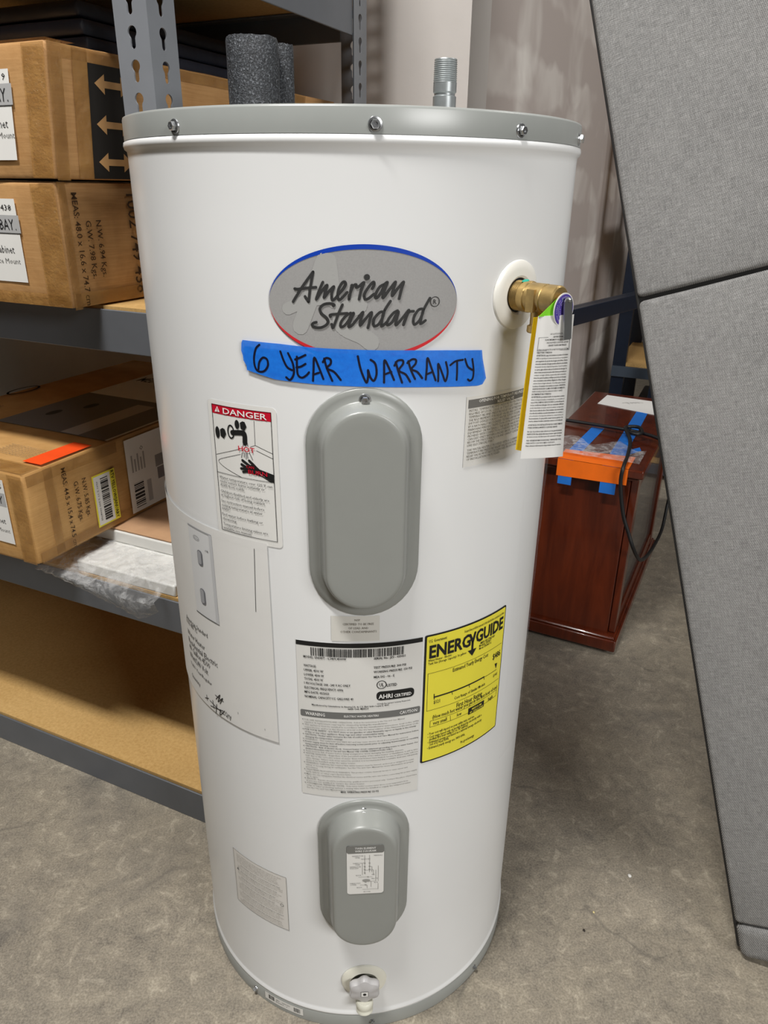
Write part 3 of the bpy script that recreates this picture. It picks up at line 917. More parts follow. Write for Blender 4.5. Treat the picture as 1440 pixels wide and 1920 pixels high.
# wiring diagram sticker on the lower cover
a0 = math.radians(1.8)
fwd, sd = Vector((sin(a0), -cos(a0), 0)), Vector((cos(a0), sin(a0), 0))
wp = on_plane(fwd * (R * 0.994 + 0.0304) + Vector((0, 0, 0.357)), sd, (0, 0, 1))
A = Art()
A.rect(M_label, -22.5, -42, 24, 42, 0, r=4)
A.build(wp, c2, 'wiring_sticker')
stk = [c for c in c2.children if c.name.startswith('wiring_sticker')][0]
A = Art()
A.rect(ink(118, 118, 114), -22.5, 29, 24, 42, 1, r=3)
A.text(K_white, 'TWIN ELEMENT', 0.8, 36, 26, 3.2, 2, 0.01, align='C')
A.text(K_white, 'WIRE DIAGRAM', 0.8, 31.4, 26, 3.2, 2, 0.01, align='C')
for t, x, y in (('TEMPERATURE', -16, 24), ('UPPER', -12, 21), ('BLACK RED', -4, 18.5), ('THERMOSTAT', -15, 11.5), ('UPPER', -12, 9), ('TEMPERATURE', -19, 5.5), ('HIGH LIMIT', -18.5, 3), ('BLACK', -11, -9.5), ('RED', 9, -9), ('YELLOW', 8, -16), ('BLUE', 12, -23), ('THERMOSTAT', -19, -23.5), ('LOWER', -18, -26), ('BLACK', -10, -31), ('GROUND', -2, -39), ('TERMINALS', 11, 24)):
    A.text(K_mid, t, x, y, None, 1.5, 2)
G_ = ink(140, 139, 135)
for pts in ([(0, 26), (0, -7)], [(6, 26), (6, -4)], [(-3, 12), (-3, -8)], [(0, 0), (11, 0), (11, -9)], [(6, 6), (9, 6), (9, -4)], [(14, 0), (14, -15)], [(17, 7), (17, -20)], [(17, -24), (17, -34), (-3, -34)], [(8, -20), (8, -30)], [(-8, -12), (10, -12)], [(-3, -20), (14, -20), (14, -16)], [(-6, -26), (3, -26), (3, -32)]):
    A.stroke(G_, pts, 0.4, 2, smooth=False)
for x, y in ((0, 12), (6, 12), (0, 6), (6, 6), (0, 1), (6, 1), (0, -5), (1, -21), (1, -26), (4, -12)):
    A.ring(G_, (x, y), 0.9, 0.9, 0.4, 2, 10)
A.ellipse(ink(158, 157, 152), (2, -18), 5, 2, 2)
for o in A.build(wp, c2, 'lettering'):
    pass

# escutcheons (bent to the tank)


def escutcheon(th, z0, ro, ri, h):
    t0 = math.radians(th)
    prof_ = [(ri, -0.002), (ri, 0.0028), (ri + 0.002, 0.0042), (ro * 0.75, 0.0040), (ro - 0.003, 0.0034), (ro - 0.0008, 0.0022), (ro, 0.0002)]
    n = 56
    vs, fs = [], []
    for r, hh in prof_:
        for i in range(n):
            t = 2 * pi * i / n
            s, q = r * cos(t), r * sin(t)
            rr = R + hh
            vs.append((rr * sin(t0 + s / R1), -rr * cos(t0 + s / R1), z0 + q))
    for j in range(len(prof_) - 1):
        for i in range(n):
            k = (i + 1) % n
            fs.append((j * n + i, j * n + k, (j + 1) * n + k, (j + 1) * n + i))
    return MB().add(vs, fs)


valve = bpy.data.objects.new('relief_valve', None)
COL.objects.link(valve)
valve.parent = heater
valve['label'] = 'brass relief valve on the right of the tank'
escutcheon(39.8, 1.045, 0.0335, 0.0168, 0.004).build('escutcheon', mat('white_plastic', rgb(236, 234, 226), 0.35, var=0.01), valve)
MB().lathe([(0.0168, 0), (0.0001, 0)], 32, rad_at(39.8, R + 0.0006, 1.045)[0], rad_at(39.8, 1, 0)[1], cap0=False, cap1=False).build('opening', M_dark, valve)
vp, vn = rad_at(39.5, R, 1.045)
vb = MB()
pf = [(0.0140, 0.001)]
for i in range(4):
    pf += [(0.0145, 0.003 + i * 0.0022), (0.0136, 0.0041 + i * 0.0022)]
pf += [(0.0137, 0.0125), (0.0150, 0.0132), (0.0150, 0.0185), (0.0138, 0.0195), (0.0134, 0.024), (0.0140, 0.0245), (0.0140, 0.0375), (0.0133, 0.0380), (0.0133, 0.0400), (0.0139, 0.0405), (0.0139, 0.0520), (0.0125, 0.0535), (0.0065, 0.0538), (0.0065, 0.0570), (0.004, 0.0572)]
vb.lathe(pf, 40, vp, vn)
tp = vp + vn * 0.0300
vb.lathe([(0.0078, 0.006), (0.0078, 0.0245), (0.0084, 0.0255), (0.0100, 0.0262), (0.0102, 0.0315), (0.0096, 0.0325), (0.0066, 0.0325), (0.0064, 0.022)], 28, tp, (0, 0, -1))
vt = Vector((-vn.y, vn.x, 0))
# raised pad on the flank that faces the camera
pc = vp + vn * 0.0290
vs = []
for dz in (-0.012, 0.009):
    for dn in (-0.0045, 0.0045):
        for out in (0.010, 0.0148):
            vs.append(pc + vn * dn - vt * out + Vector((0, 0, dz)))
vb.add(vs, [(0, 2, 3, 1), (4, 5, 7, 6), (0, 1, 5, 4), (2, 6, 7, 3), (1, 3, 7, 5), (0, 4, 6, 2)])
vb.build('valve_body', M_brass, valve, angle=0.5)
MB().lathe([(0.0030, -0.0004), (0.0036, 0.0006), (0.0022, 0.0014)], 18, vp + vn * 0.0125 + Vector((0, 0, 0.0143)) - vt * 0.002, (-vt.x * 0.3, -vt.y * 0.3, 1)).build('paint_dot', mat('green_paint', rgb(0, 150, 130), 0.35), valve)
# lever: bent strip standing off the end and hanging down
lv = MB()
base = vp + vn * 0.0600
outl = [(-0.0046, 0.0005), (-0.0026, 0.0035), (0.0010, 0.0045), (0.0052, 0.0032), (0.0075, 0.0000), (0.0078, -0.0345), (-0.0036, -0.0345), (-0.0046, -0.004)]
vs = []
for dd in (0.0, 0.0012):
    for x, zz in outl:
        vs.append(base + vn * (dd + (0.004 if zz < -0.02 else 0.0012)) + vt * x + Vector((0, 0, zz)))
n = len(outl)
lv.add(vs, [tuple(range(n)), tuple(reversed(range(n, 2 * n)))] + [(i, n + i, n + (i + 1) % n, (i + 1) % n) for i in range(n)])
vs = []
for dn, zz in ((0.0012, 0.0), (0.004, -0.0345), (-0.006, -0.0345), (-0.008, -0.001)):
    for tt in (0.0078, 0.0068):
        vs.append(base + vn * dn + vt * tt + Vector((0, 0, zz)))
lv.add(vs, [(0, 2, 4, 6), (7, 5, 3, 1), (0, 1, 3, 2), (2, 3, 5, 4), (4, 5, 7, 6), (6, 7, 1, 0)])
lv.lathe([(0.0022, 0), (0.0022, 0.0032), (0.001, 0.004)], 14, base + vn * 0.001 + Vector((0, 0, 0.002)) + vt * 0.001, vn)
tag(lv.build('test_lever', mat('lever_steel', rgb(176, 178, 178), 0.3, 0.9, var=0.08), valve, angle=0.4), 'bent steel test lever')

# drain valve
drain = bpy.data.objects.new('drain_valve', None)
COL.objects.link(drain)
drain.parent = heater
drain['label'] = 'plastic drain valve at the foot of the tank'
escutcheon(1.9, 0.103, 0.0325, 0.0178, 0.004).build('escutcheon', M_cream, drain)
p0, n0 = rad_at(1.9, R, 0.101)
MB().lathe([(0.0178, 0.0006), (0.0001, 0.0006)], 32, p0, n0, cap0=False, cap1=False).build('opening', mat('drain_shadow_grey', rgb(120, 120, 108), 0.6), drain)
kb = MB()
ts = Vector((-n0.y, n0.x, 0))
nl = 72
vs = []
prof_k = [(0.62, 0.004), (0.86, 0.005), (1.0, 0.008), (1.0, 0.0135), (0.93, 0.0165), (0.7, 0.0180), (0.42, 0.0190), (0.2, 0.0192)]
for f, h in prof_k:
    for i in range(nl):
        t = 2 * pi * i / nl + pi / 2
        lobe = 1 - 0.17 * (0.5 - 0.5 * cos(6 * t + pi)) * (1.0 if f > 0.6 else f / 0.6)
        r = 0.0235 * f * lobe
        vs.append(p0 + n0 * h + ts * (r * cos(t)) + Vector((0, 0, r * sin(t))))
fs = []
for j in range(len(prof_k) - 1):
    for i in range(nl):
        k = (i + 1) % nl
        fs.append((j * nl + i, j * nl + k, (j + 1) * nl + k, (j + 1) * nl + i))
fs += [tuple(range((len(prof_k) - 1) * nl, len(prof_k) * nl)), tuple(reversed(range(nl)))]
kb.add(vs, fs)
kb.lathe([(0.008, 0.0), (0.008, 0.006)], 20, p0, n0)
knob = kb.build('knob', M_knob, drain, angle=0.8)
kp = on_plane(p0 + n0 * 0.0192, ts, (0, 0, 1), 0.0003)
A = Art()
A.rect(ink(150, 149, 147), -5.6, -5.6, 5.6, 5.6, 0)
A.rect(K_white, -4.6, -4.6, 4.6, 4.6, 1)
A.ellipse(K_black, (0, 0), 2.4, 2.4, 2)
A.build(kp, drain, 'spindle_mark')
MB().lathe([(0.0112, 0.0), (0.0124, 0.002), (0.0124, 0.008), (0.0114, 0.0098), (0.0114, 0.0125), (0.0121, 0.0138), (0.0121, 0.0158), (0.0095, 0.0165), (0.0090, 0.010)], 30, p0 + n0 * 0.0125 + Vector((0, 0, -0.0215)), (n0.x * 0.25, n0.y * 0.25, -1)).build('hose_outlet', mat('pale_cream_green_plastic', rgb(214, 213, 198), 0.4), drain)


def label_part(name, art, fn, label, parent=heater):
    """the first ink laid down becomes the label itself, the other inks its lettering"""
    objs = art.build(fn, parent, name)
    root = objs[0]
    for o in objs[1:]:
        o.name = 'lettering'
        o.data.name = 'lettering'
        o.parent = root
    if label:
        root['label'] = label
    return root


# --- oval badge
fn = on_tank(1.9, 1.0435)
A = Art()
RX, RY = 89.7, 51.4
M_badge = mat('silver_grey_badge', rgb(160, 159, 158), 0.32, var=0.05, scale=700)
A.ellipse(M_badge, (0, 0), RX, RY, 1, 60)
n = 60
xs = [-RX * cos(pi * i / n) for i in range(n + 1)]


def ell(x, ry):
    return ry * math.sqrt(max(0, 1 - (x / RX) ** 2))


A.cols(ink(8, 62, 176), xs, lambda x: ell(x, RY), lambda x: ell(x, RY - 4.2), 2)
A.cols(ink(206, 40, 48), xs, lambda x: -ell(x, RY - 4.2), lambda x: -ell(x, RY), 2)
for L, wd in zip(LOGO_AS, (15, 13, 11, 16)):
    A.stroke(mat('badge_watermark', rgb(168, 168, 166), 0.32, var=0.0), L, wd, 2)
for L in LOGO:
    A.stroke(K_dark, L, 2.5, 4)
A.ellipse(K_dark, LOGO_DOT, 2.7, 2.7, 5)
A.ring(K_dark, LOGO_R, 4.4, 4.4, 0.7, 5)
A.text(K_dark, 'R', LOGO_R[0], LOGO_R[1] - 2.2, None, 4.4, 5, align='C')
label_part('brand_badge', A, fn, 'grey oval brand badge with blue and red rim')

# --- blue tape with marker writing
fn = on_tank(1.9, 0.985, 0.0021)


def interp(P):
    P = sorted(P)

    def g(x):
        if x <= P[0][0]:
            return P[0][1]
        for (a, b), (c, d) in zip(P, P[1:]):
            if x <= c:
                return b if c == a else b + (d - b) * (x - a) / (c - a)
        return P[-1][1]
    return g


A = Art()
tx = sorted({round(p[0], 1) for p in TAPE_TOP + TAPE_BOT} | {-138 + 4.0 * i for i in range(73)})
x0, x1 = min(p[0] for p in TAPE_TOP + TAPE_BOT), max(p[0] for p in TAPE_TOP + TAPE_BOT)
tx = [x for x in tx if x0 <= x <= x1]
ft, fb = interp(TAPE_TOP), interp(TAPE_BOT)
A.cols(M_blue, tx, lambda x: max(ft(x), fb(x)), fb, 0)
for L in TAPE:
    A.stroke(ink(12, 14, 40), L, 2.1, 1)
label_part('painters_tape', A, fn, 'strip of blue masking tape with handwritten marker lettering')

# --- danger label
fn = on_tank(-27.8, 0.8655)
A = Art()
A.rect(M_label, -42, -78, 42, 76, 0, r=5)
FX0, FX1, FT_, FB_ = -36.5, 36.5, 71.3, -71.0
hb = (DG_HEADB[0][1] + DG_HEADB[1][1]) / 2
pb = (DG_PICB[0][1] + DG_PICB[1][1]) / 2
A.rect(K_red, FX0, hb, FX1, FT_, 1)
for a, b, c, d in ((FX0, FB_, FX0 + .6, FT_), (FX1 - .6, FB_, FX1, FT_), (FX0, FB_, FX1, FB_ + .6), (FX0, FT_ - .5, FX1, FT_), (FX0, pb - .25, FX1, pb + .25)):
    A.rect(K_black, a, c if False else b, c, d, 2)
for L in DG_LINES:
    A.stroke(K_black, L, 0.45, 1, smooth=len(L) > 4)
for L in DG_WATER:
    A.stroke(ink(110, 110, 110), L, 0.9, 1)
for L in DG_FING:
    A.stroke(K_black, L, 3.0, 2)
A.poly(K_black, DG_PALM[::-1], 2)
A.stroke(K_black, DG_SPOUT, 5.6, 2)
A.ring(K_black, DG_ELL[0][0], abs(DG_ELL[0][1]), abs(DG_ELL[0][2]), 1.6, 2)
for c, rx, ry in DG_ELL[1:]:
    A.ellipse(K_black, c, abs(rx), abs(ry), 2)
for L in DG_HEX:
    A.poly(K_black, L[::-1], 2)
A.poly(K_white, DG_TRI[::-1], 3)
A.rect(K_red, (DG_TRI[0][0] - .5), DG_TRI[1][1] + 2.2, DG_TRI[0][0] + .5, DG_TRI[0][1] - 2.0, 4)
A.rect(K_red, (DG_TRI[0][0] - .5), DG_TRI[1][1] + .8, DG_TRI[0][0] + .5, DG_TRI[1][1] + 1.6, 4)
for i, (t, x, y, wd, h) in enumerate(DG_T):
    m_ = K_white if i == 0 else (K_red if i < 4 else K_black)
    A.text(m_, t, x, y, min(wd, 34.8 - x) if i > 3 else wd, abs(h) * (1.0 if i < 4 else 0.62), 4, 0.012 if i < 4 else 0.0, res=2 if i < 4 else 1)
label_part('danger_label', A, fn, 'white warning label with red heading and hand under a tap')

# --- paper sheet with the product picture, wrapped round the left flank
fn = on_tank(-50, 0.655, 0.0016)
A = Art()
A.rect(M_paper, -134, -134, 121, 136, 0)
pic = mat('printed_tank_grey', rgb(216, 217, 218), 0.5, var=0.01)
x0p, x1p = PP_PIC[0][0] - 1, PP_PIC[1][0]
A.rect(pic, x0p, 9, x1p, 126, 1)
A.rect(ink(160, 161, 163), x0p, 125, x1p, 127, 2)
A.rect(ink(96, 97, 100), x0p, 8, x1p, 9.4, 2)
A.rect(ink(194, 195, 197), x1p - 5, 9, x1p, 126, 2)
for q in PP_COV:
    xa, xb = min(p[0] for p in q), max(p[0] for p in q)
    ya, yb = min(p[1] for p in q), max(p[1] for p in q)
    A.rect(ink(112, 113, 118), xa, ya, xb, yb, 3, r=min(4, (xb - xa) / 2.2), step=2)
    A.rect(ink(160, 161, 165), xa + .8, ya + 2, xb - 2.2, yb - 1, 4, r=min(3, (xb - xa) / 3), step=2)
A.ring(ink(130, 131, 134), (x0p + 17, 114), 6, 2.6, 0.5, 3)
A.text(ink(100, 100, 104), 'American', x0p + 12, 113, 10, 1.5, 3)
A.text(ink(70, 70, 74), '6 YR', x1p - 14, 102, 6, 2.4, 3, 0.02)
A.stroke(K_mid, [PP_LINE[0], PP_LINE[1]], 0.8, 1, smooth=False)
for t, x, y, wd, h in PP_T:
    A.text(K_dark, t, x, y, wd, abs(h) * 0.8, 2, res=1)
for L in PP_SCR:
    A.stroke(K_black, L, 1.1, 2)
A.text(K_mid, '1', 62, -113, None, 3.5, 2)
A.text(K_mid, '1', 103, -121, None, 2.6, 2)
sheet = label_part('product_sheet', A, fn, 'white paper sheet with a small picture of the heater')
# clear tape at the top and foot of the sheet
A = Art()
A.rect(M_wrap, -134, 128, 128, 150, 6)
A.build(fn, heater, 'clear_tape')
A = Art()
A.rect(M_wrap, 80, -150, 112, -128, 6)
A.build(fn, heater, 'clear_tape')

# --- rating plate
fn = on_tank(0.8, 0.563)
A = Art()
A.rect(M_silverlabel, -73.2, -114, 72.7, 112, 0)
A.rect(K_black, -73.2, 106, 72.7, 112, 1)
A.barcode(K_dark, -56, 93.5, 51, 104.5, 0.62, 2, seed=5)
A.rect(ink(112, 112, 110), -71, 6.4, 72.5, 16.0, 1, r=2)
pil = PL_PILL
A.rect(K_black, pil[0][0], min(pil[2][1], pil[0][1]) + 1.2, pil[1][0], max(pil[0][1], pil[2][1]) + 1.5, 1, r=5)
A.ring(K_black, PL_UL[0], 5.4, 5.4, 0.9, 2)
white_t = {'WARNING', 'ELECTRIC WATER HEATERS', 'CAUTION', 'AHRI', 'CERTIFIED'}
yfix = {'WARNING': 9.2, 'ELECTRIC WATER HEATERS': 9.8, 'CAUTION': 9.2}
for t, x, y, wd, h in PL_T:
    if t in ('NSF', 'CERTIFIED TO BE FREE', 'OF LEAD AND', 'OTHER CONTAMINANTS'):
        continue
    A.text(K_white if t in white_t else K_dark, t, x, yfix.get(t, y), wd, abs(h), 3, 0.016 if abs(h) > 2.2 else 0.008, res=1)
par = [(0, 'FOR SAFE INSTALLATION AND OPERATION - Follow the instructions in the Use and Care Manual'), (0, 'supplied. A replacement copy may be obtained by writing the manufacturer.'),
       (0, 'This appliance must be installed in accordance with the manufacturer instructions, local codes, utility'), (0, 'requirements, and/or in the absence of local codes the latest edition of the National Electrical Code.'),
       (1, 'FOR YOUR SAFETY - DO NOT store or use gasoline or other flammable vapors or liquids in the vicinity'), (1, 'of this or any other appliance. Keep rags and other combustibles away.'),
       (1, 'CAUTION - Hotter water increases the risk of scald injury. See Use and Care Manual for instructions before'), (1, 'changing the temperature settings.'),
       (0, 'WARNING - This equipment uses 240V AC and may cause electric shock if not properly serviced.'), (1, 'Power supply must be shut off before removing access panels prior to adjusting thermostat(s) or resetting'), (1, 'temperature limiting control.'),
       (1, 'CAUTION - Risk of electric shock. Connect heater circuit equipment grounding means to water heater. For'), (1, 'detailed information refer to Use and Care Manual. USE COPPER CONDUCTORS ONLY.'),
       (0, 'Tank must be full of water before being energized to avoid damaging the heating element.'),
       (0, 'WATER LEAKAGE - Regardless of the perceived quality of the water heater or installation, it will in time'), (0, 'leak due to the corrosive action of water. Even new heaters have leaked. Locate it where leaks will not'), (0, 'cause damage. Where such areas cannot be avoided, it is recommended that a suitable drain pan, adequately'), (0, 'drained, be installed under the water heater.'),
       (0, 'WARNING: California law requires that water heaters must be braced, anchored or strapped to resist'), (0, 'falling or moving during an earthquake. See the Use and Care Manual for more information on proper'), (0, 'procedures.'),
       (0, 'CALIFORNIA PROPOSITION 65 WARNING: This product contains chemicals known to cause cancer and'), (0, 'birth defects or other reproductive harm.'),
       (0, 'Make sure the rating plate matches the electrical service and the wire size before connecting the power supply'), (0, 'as it ages.'),
       (0, 'SERVICE - Repairs should be performed by qualified service personnel only. Contact the place of purchase'), (0, 'if you are not qualified to service the water heater.'),
       (0, 'SUPPLEMENTAL PREHEATED WATER - If the water heater receives water above room temperature from'), (0, 'solar or other preheating systems a mixing valve must be installed to supply the tempered water.'), (0, 'See the Use and Care Manual before servicing.')]
y = 1.0
for b, t in par:
    wd = min(138.0, len(t) * 1.36)
    A.text(K_mid if b else ink(140, 139, 136), t, -66.5, y, wd, 2.0, 3, 0.012 if b else 0.004)
    if t[:4].isupper() or t.startswith(('This', 'Power', 'Tank', 'Make')):
        A.ellipse(K_mid, (-68.4, y + 0.9), 0.6, 0.6, 3, 6)
    y -= 3.62
t, x, yy, wd, h = PL_T[-1]
label_part('rating_plate', A, fn, 'silver rating plate with black bar, barcode and small print')
A = Art()
A.rect(mat('pale_sticker', rgb(216, 214, 207), 0.4, var=0.01), -32, 115, 22, 147.5, 0)
for t, x, y, wd, h in PL_T[:4]:
    A.text(ink(126, 120, 112), t, x, y, wd, abs(h) * 0.9, 2)
label_part('small_sticker', A, fn, 'pale sticker below the upper cover')

# --- yellow energy label
fn = on_tank(32.5, 0.5815)
A = Art()
A.rect(K_black, -63.4, -92.2, 63.4, 94.4, 0, r=2.5)
A.rect(M_yellow, -60.9, -90.0, 61.6, 92.2, 1, r=1.5)
for i, (t, x, y, wd, h) in enumerate(EG_T):
    bold = 0.032 if t in ('ENERG', 'GUIDE') else 0.008
    hh = abs(h)
    if t in ('MEDIUM', '49 GALLONS'):
        continue
    A.text(K_black, t, x, y, wd, hh, 3, bold, res=2 if hh > 6 else 1)
for wd, L in EG_L:
    yb = [p[1] for p in L]
    if abs(L[0][0] - L[1][0]) > 40:
        ym = sum(yb) / 2
        L = [(L[0][0], ym), (L[1][0], ym)]
    A.stroke(K_black, L, wd, 2, smooth=False)
for T_ in EG_TRI:
    A.poly(K_black, T_[::-1], 3)
bx = EG_BOX
xa, xb = bx[0][0], bx[1][0]
ya = (bx[2][1] + bx[3][1]) / 2
yb_ = (bx[0][1] + bx[1][1]) / 2
A.rect(K_black, xa, ya, xb, yb_, 3)
ywt = M_yellow
A.text(ywt, 'MEDIUM', (xa + xb) / 2, ya + (yb_ - ya) * 0.56, (xb - xa) * 0.6, 2.9, 5, 0.01, align='C')
A.text(ywt, '49 GALLONS', (xa + xb) / 2, ya + (yb_ - ya) * 0.14, (xb - xa) * 0.85, 2.9, 5, 0.01, align='C')
label_part('energy_label', A, fn, 'yellow energy label with a black border')

# --- temperature / pressure label
fn = on_tank(37, 0.908)
A = Art()
A.rect(M_silverlabel, -46.5, -34, 62, 41.5, 0)
A.rect(ink(108, 107, 104), -44, 29.2, 60, 38.2, 1)
A.text(K_white, 'OPENING FOR TEMPERATURE-PRESSURE', 8, 34.2, 78, 3.0, 2, 0.01, align='C')
A.text(K_white, 'RELIEF VALVE', 8, 30.2, 26, 3.0, 2, 0.01, align='C')
ls = ['INSTALL TEMPERATURE AND PRESSURE PROTECTIVE EQUIPMENT', 'REQUIRED BY LOCAL CODES, BUT NOT LESS THAN A COMBINATION', 'TEMPERATURE AND PRESSURE RELIEF VALVE MEETING', 'THE REQUIREMENTS FOR RELIEF VALVES AND AUTOMATIC GAS', 'SHUTOFF DEVICES FOR HOT WATER SUPPLY SYSTEMS', 'BY A NATIONALLY RECOGNIZED TESTING LABORATORY THAT', 'MAINTAINS PERIODIC INSPECTION OF PRODUCTION OF LISTED', 'EQUIPMENT OR MATERIALS. THE RELIEF VALVE MUST BE', 'PROVIDED WITH CONNECTION OTHERWISE INSTALLED SO NO', 'CAN EXIT ONLY WITHIN 6 INCHES ABOVE, OR AT ANY DISTANCE', 'BELOW THE STRUCTURAL FLOOR AND CANNOT CONTACT ANY', 'LIVE ELECTRICAL PART.', '', 'THIS WATER HEATER IS PROVIDED WITH A COMBINATION', 'TEMPERATURE PRESSURE RELIEF VALVE FOR INSTALLATION.', 'RELIEF VALVE MUST NOT BE REMOVED FROM POINT', 'OF INSTALLATION OR PLUGGED.']
y = 25.5
for t in ls:
    A.text(ink(126, 122, 114), t, -42.5, y, len(t) * 1.76, 2.5, 2)
    y -= 3.38 if t else 1.8
label_part('relief_valve_label', A, fn, 'pale label with grey heading below the relief valve')

# --- faint label low on the left
fn = on_tank(-33.6, 0.240)
A = Art()
A.rect(mat('faint_label', rgb(222, 219, 214), 0.38, var=0.01), -47.5, -55, 48, 49, 0)
for q in ((-47.5, -55, -46.9, 49), (47.4, -55, 48, 49), (-47.5, 48.4, 48, 49), (-47.5, -55, 48, -54.4)):
    A.rect(ink(150, 147, 142), *q, layer=1)
rnd = random.Random(4)
wl = 'the water heater must be installed with a suitable drain pan and relief valve piped to an open drain per local code to avoid damage from leakage or discharge of hot water'.split()
y = 42
for i in range(26):
    s_ = ' '.join(rnd.choice(wl) for _ in range(11))
    if i in (5, 8, 11, 14, 19, 23):
        y -= 1.6
        A.text(K_grey, s_, -34, y, 60 + rnd.random() * 16, 2.3, 2)
    else:
        A.text(ink(176, 172, 166), s_, -40, y, 72 + rnd.random() * 10, 2.3, 2)
    y -= 3.35
A.poly(K_grey, [(-42, 12), (-37, 12), (-39.5, 17)], 2)
A.ring(K_grey, (39, -8), 2.4, 2.4, 0.7, 2)
label_part('installation_label', A, fn, 'faint label with grey small print low on the left flank')

# --- sticker on the base ring
fn = on_tank(-26.5, 0.0, 0.0006, R + 0.0022)
A = Art()
A.rect(M_label, -33, 9, 33, 24, 0)
A.barcode(K_dark, -26, 13, -16, 22, 0.5, 1, seed=8)
A.text(K_mid, 'JZ3 - 035021', -13, 18, 24, 2.4, 1)
A.text(K_mid, 'ENS40T - 6', -13, 13.5, 20, 2.4, 1)
A.barcode(K_mid, 18, 12, 28, 21, 0.5, 1, seed=9)
label_part('serial_sticker', A, fn, 'white serial sticker on the grey base ring')

# --- thin shipping film clinging to the right flank, pulled into creases
vs, fs = [], []
nx, nz = 26, 30
for j in range(nz + 1):
    for i in range(nx + 1):
        th = math.radians(51 + 40 * i / nx)
        z = 0.42 + 0.46 * j / nz
        k = 0.0026 * max(0, sin((th * 24 - (z - 0.42) * 9.0))) ** 6 * min(1, i / 3) * min(1, (nx - i) / 3)
        rr = R + 0.0014 + k
        vs.append((rr * sin(th), -rr * cos(th), z))
for j in range(nz):
    for i in range(nx):
        a = j * (nx + 1) + i
        fs.append((a, a + 1, a + nx + 2, a + nx + 1))
MB().add(vs, fs).build('shipping_film', M_wrap, heater, angle=3)

# ------------------------------------------------------------------ hang tag on the relief valve
tg = thing('warning_tag', 'white paper tag with dense black print hanging from the brass relief valve lever', 'tag')
P0 = rad_at(39.5, R + 0.052, 1.045)[0]
ae = math.radians(18)
e1, en = Vector((cos(ae), sin(ae), 0)), Vector((sin(ae), -cos(ae), 0))


def tagpt(x, z, off=0.0):
    return P0 + e1 * x + Vector((0, 0, z - 1.045)) + en * off


def sheet_(outline, off, thick, m, name, parent):
    n_ = len(outline)
    v_ = [tagpt(x, z, off + 0.004 * ((1.03 - z) / 0.14) ** 2) for x, z in outline] + [tagpt(x, z, off - thick + 0.004 * ((1.03 - z) / 0.14) ** 2) for x, z in outline]
    return MB().add(v_, [tuple(range(n_)), tuple(reversed(range(n_, 2 * n_)))] + [(i, n_ + i, n_ + (i + 1) % n_, (i + 1) % n_) for i in range(n_)]).build(name, m, parent, smooth=False)


OFF = 0.0075
rows = 12


def tx_(z):
    k = (1.036 - z) / (1.036 - 0.893)
    return -0.0252 - 0.0078 * k, 0.0135 + 0.0030 * k


grid_v, grid_f = [], []
for j in range(rows + 1):
    z = 1.033 + (0.8945 - 1.033) * j / rows
    a_, b_ = tx_(z)
    for th_ in (0, 0.0004):
        for i in range(5):
            x = a_ + (b_ - a_) * i / 4
            dz = -0.003 * (j / rows) * (i / 4)
            grid_v.append(tagpt(x, z + dz, OFF - th_ + 0.004 * (j / rows) ** 2 + 0.0012 * sin(pi * i / 4)))
W_ = 10
for j in range(rows):
    for i in range(4):
        a = j * W_ + i
        grid_f += [(a, a + W_, a + W_ + 1, a + 1), (a + 5, a + 6, a + W_ + 6, a + W_ + 5)]
    grid_f += [(j * W_, j * W_ + 5, j * W_ + W_ + 5, j * W_ + W_), (j * W_ + 4, j * W_ + W_ + 4, j * W_ + W_ + 9, j * W_ + 9)]
for i in range(4):
    grid_f += [(i, i + 1, i + 6, i + 5), (rows * W_ + i, rows * W_ + i + 5, rows * W_ + i + 6, rows * W_ + i + 1)]
front_leaf = MB().add(grid_v, grid_f).build('front_leaf', M_paper, tg, angle=1.5)


def on_tag(x, y, layer):
    # x 0..1 across, y metres (height)
    a_, b_ = tx_(y)
    j = (1.033 - y) / (1.033 - 0.8945)
    fx = max(0, min(1, x))
    p = tagpt(a_ + (b_ - a_) * fx, y - 0.003 * j * fx, OFF + 0.004 * j * j + 0.0012 * sin(pi * fx) + 0.0004 + 0.00015 * layer)
    return tuple(p)


class TagArt(Art):
    pass


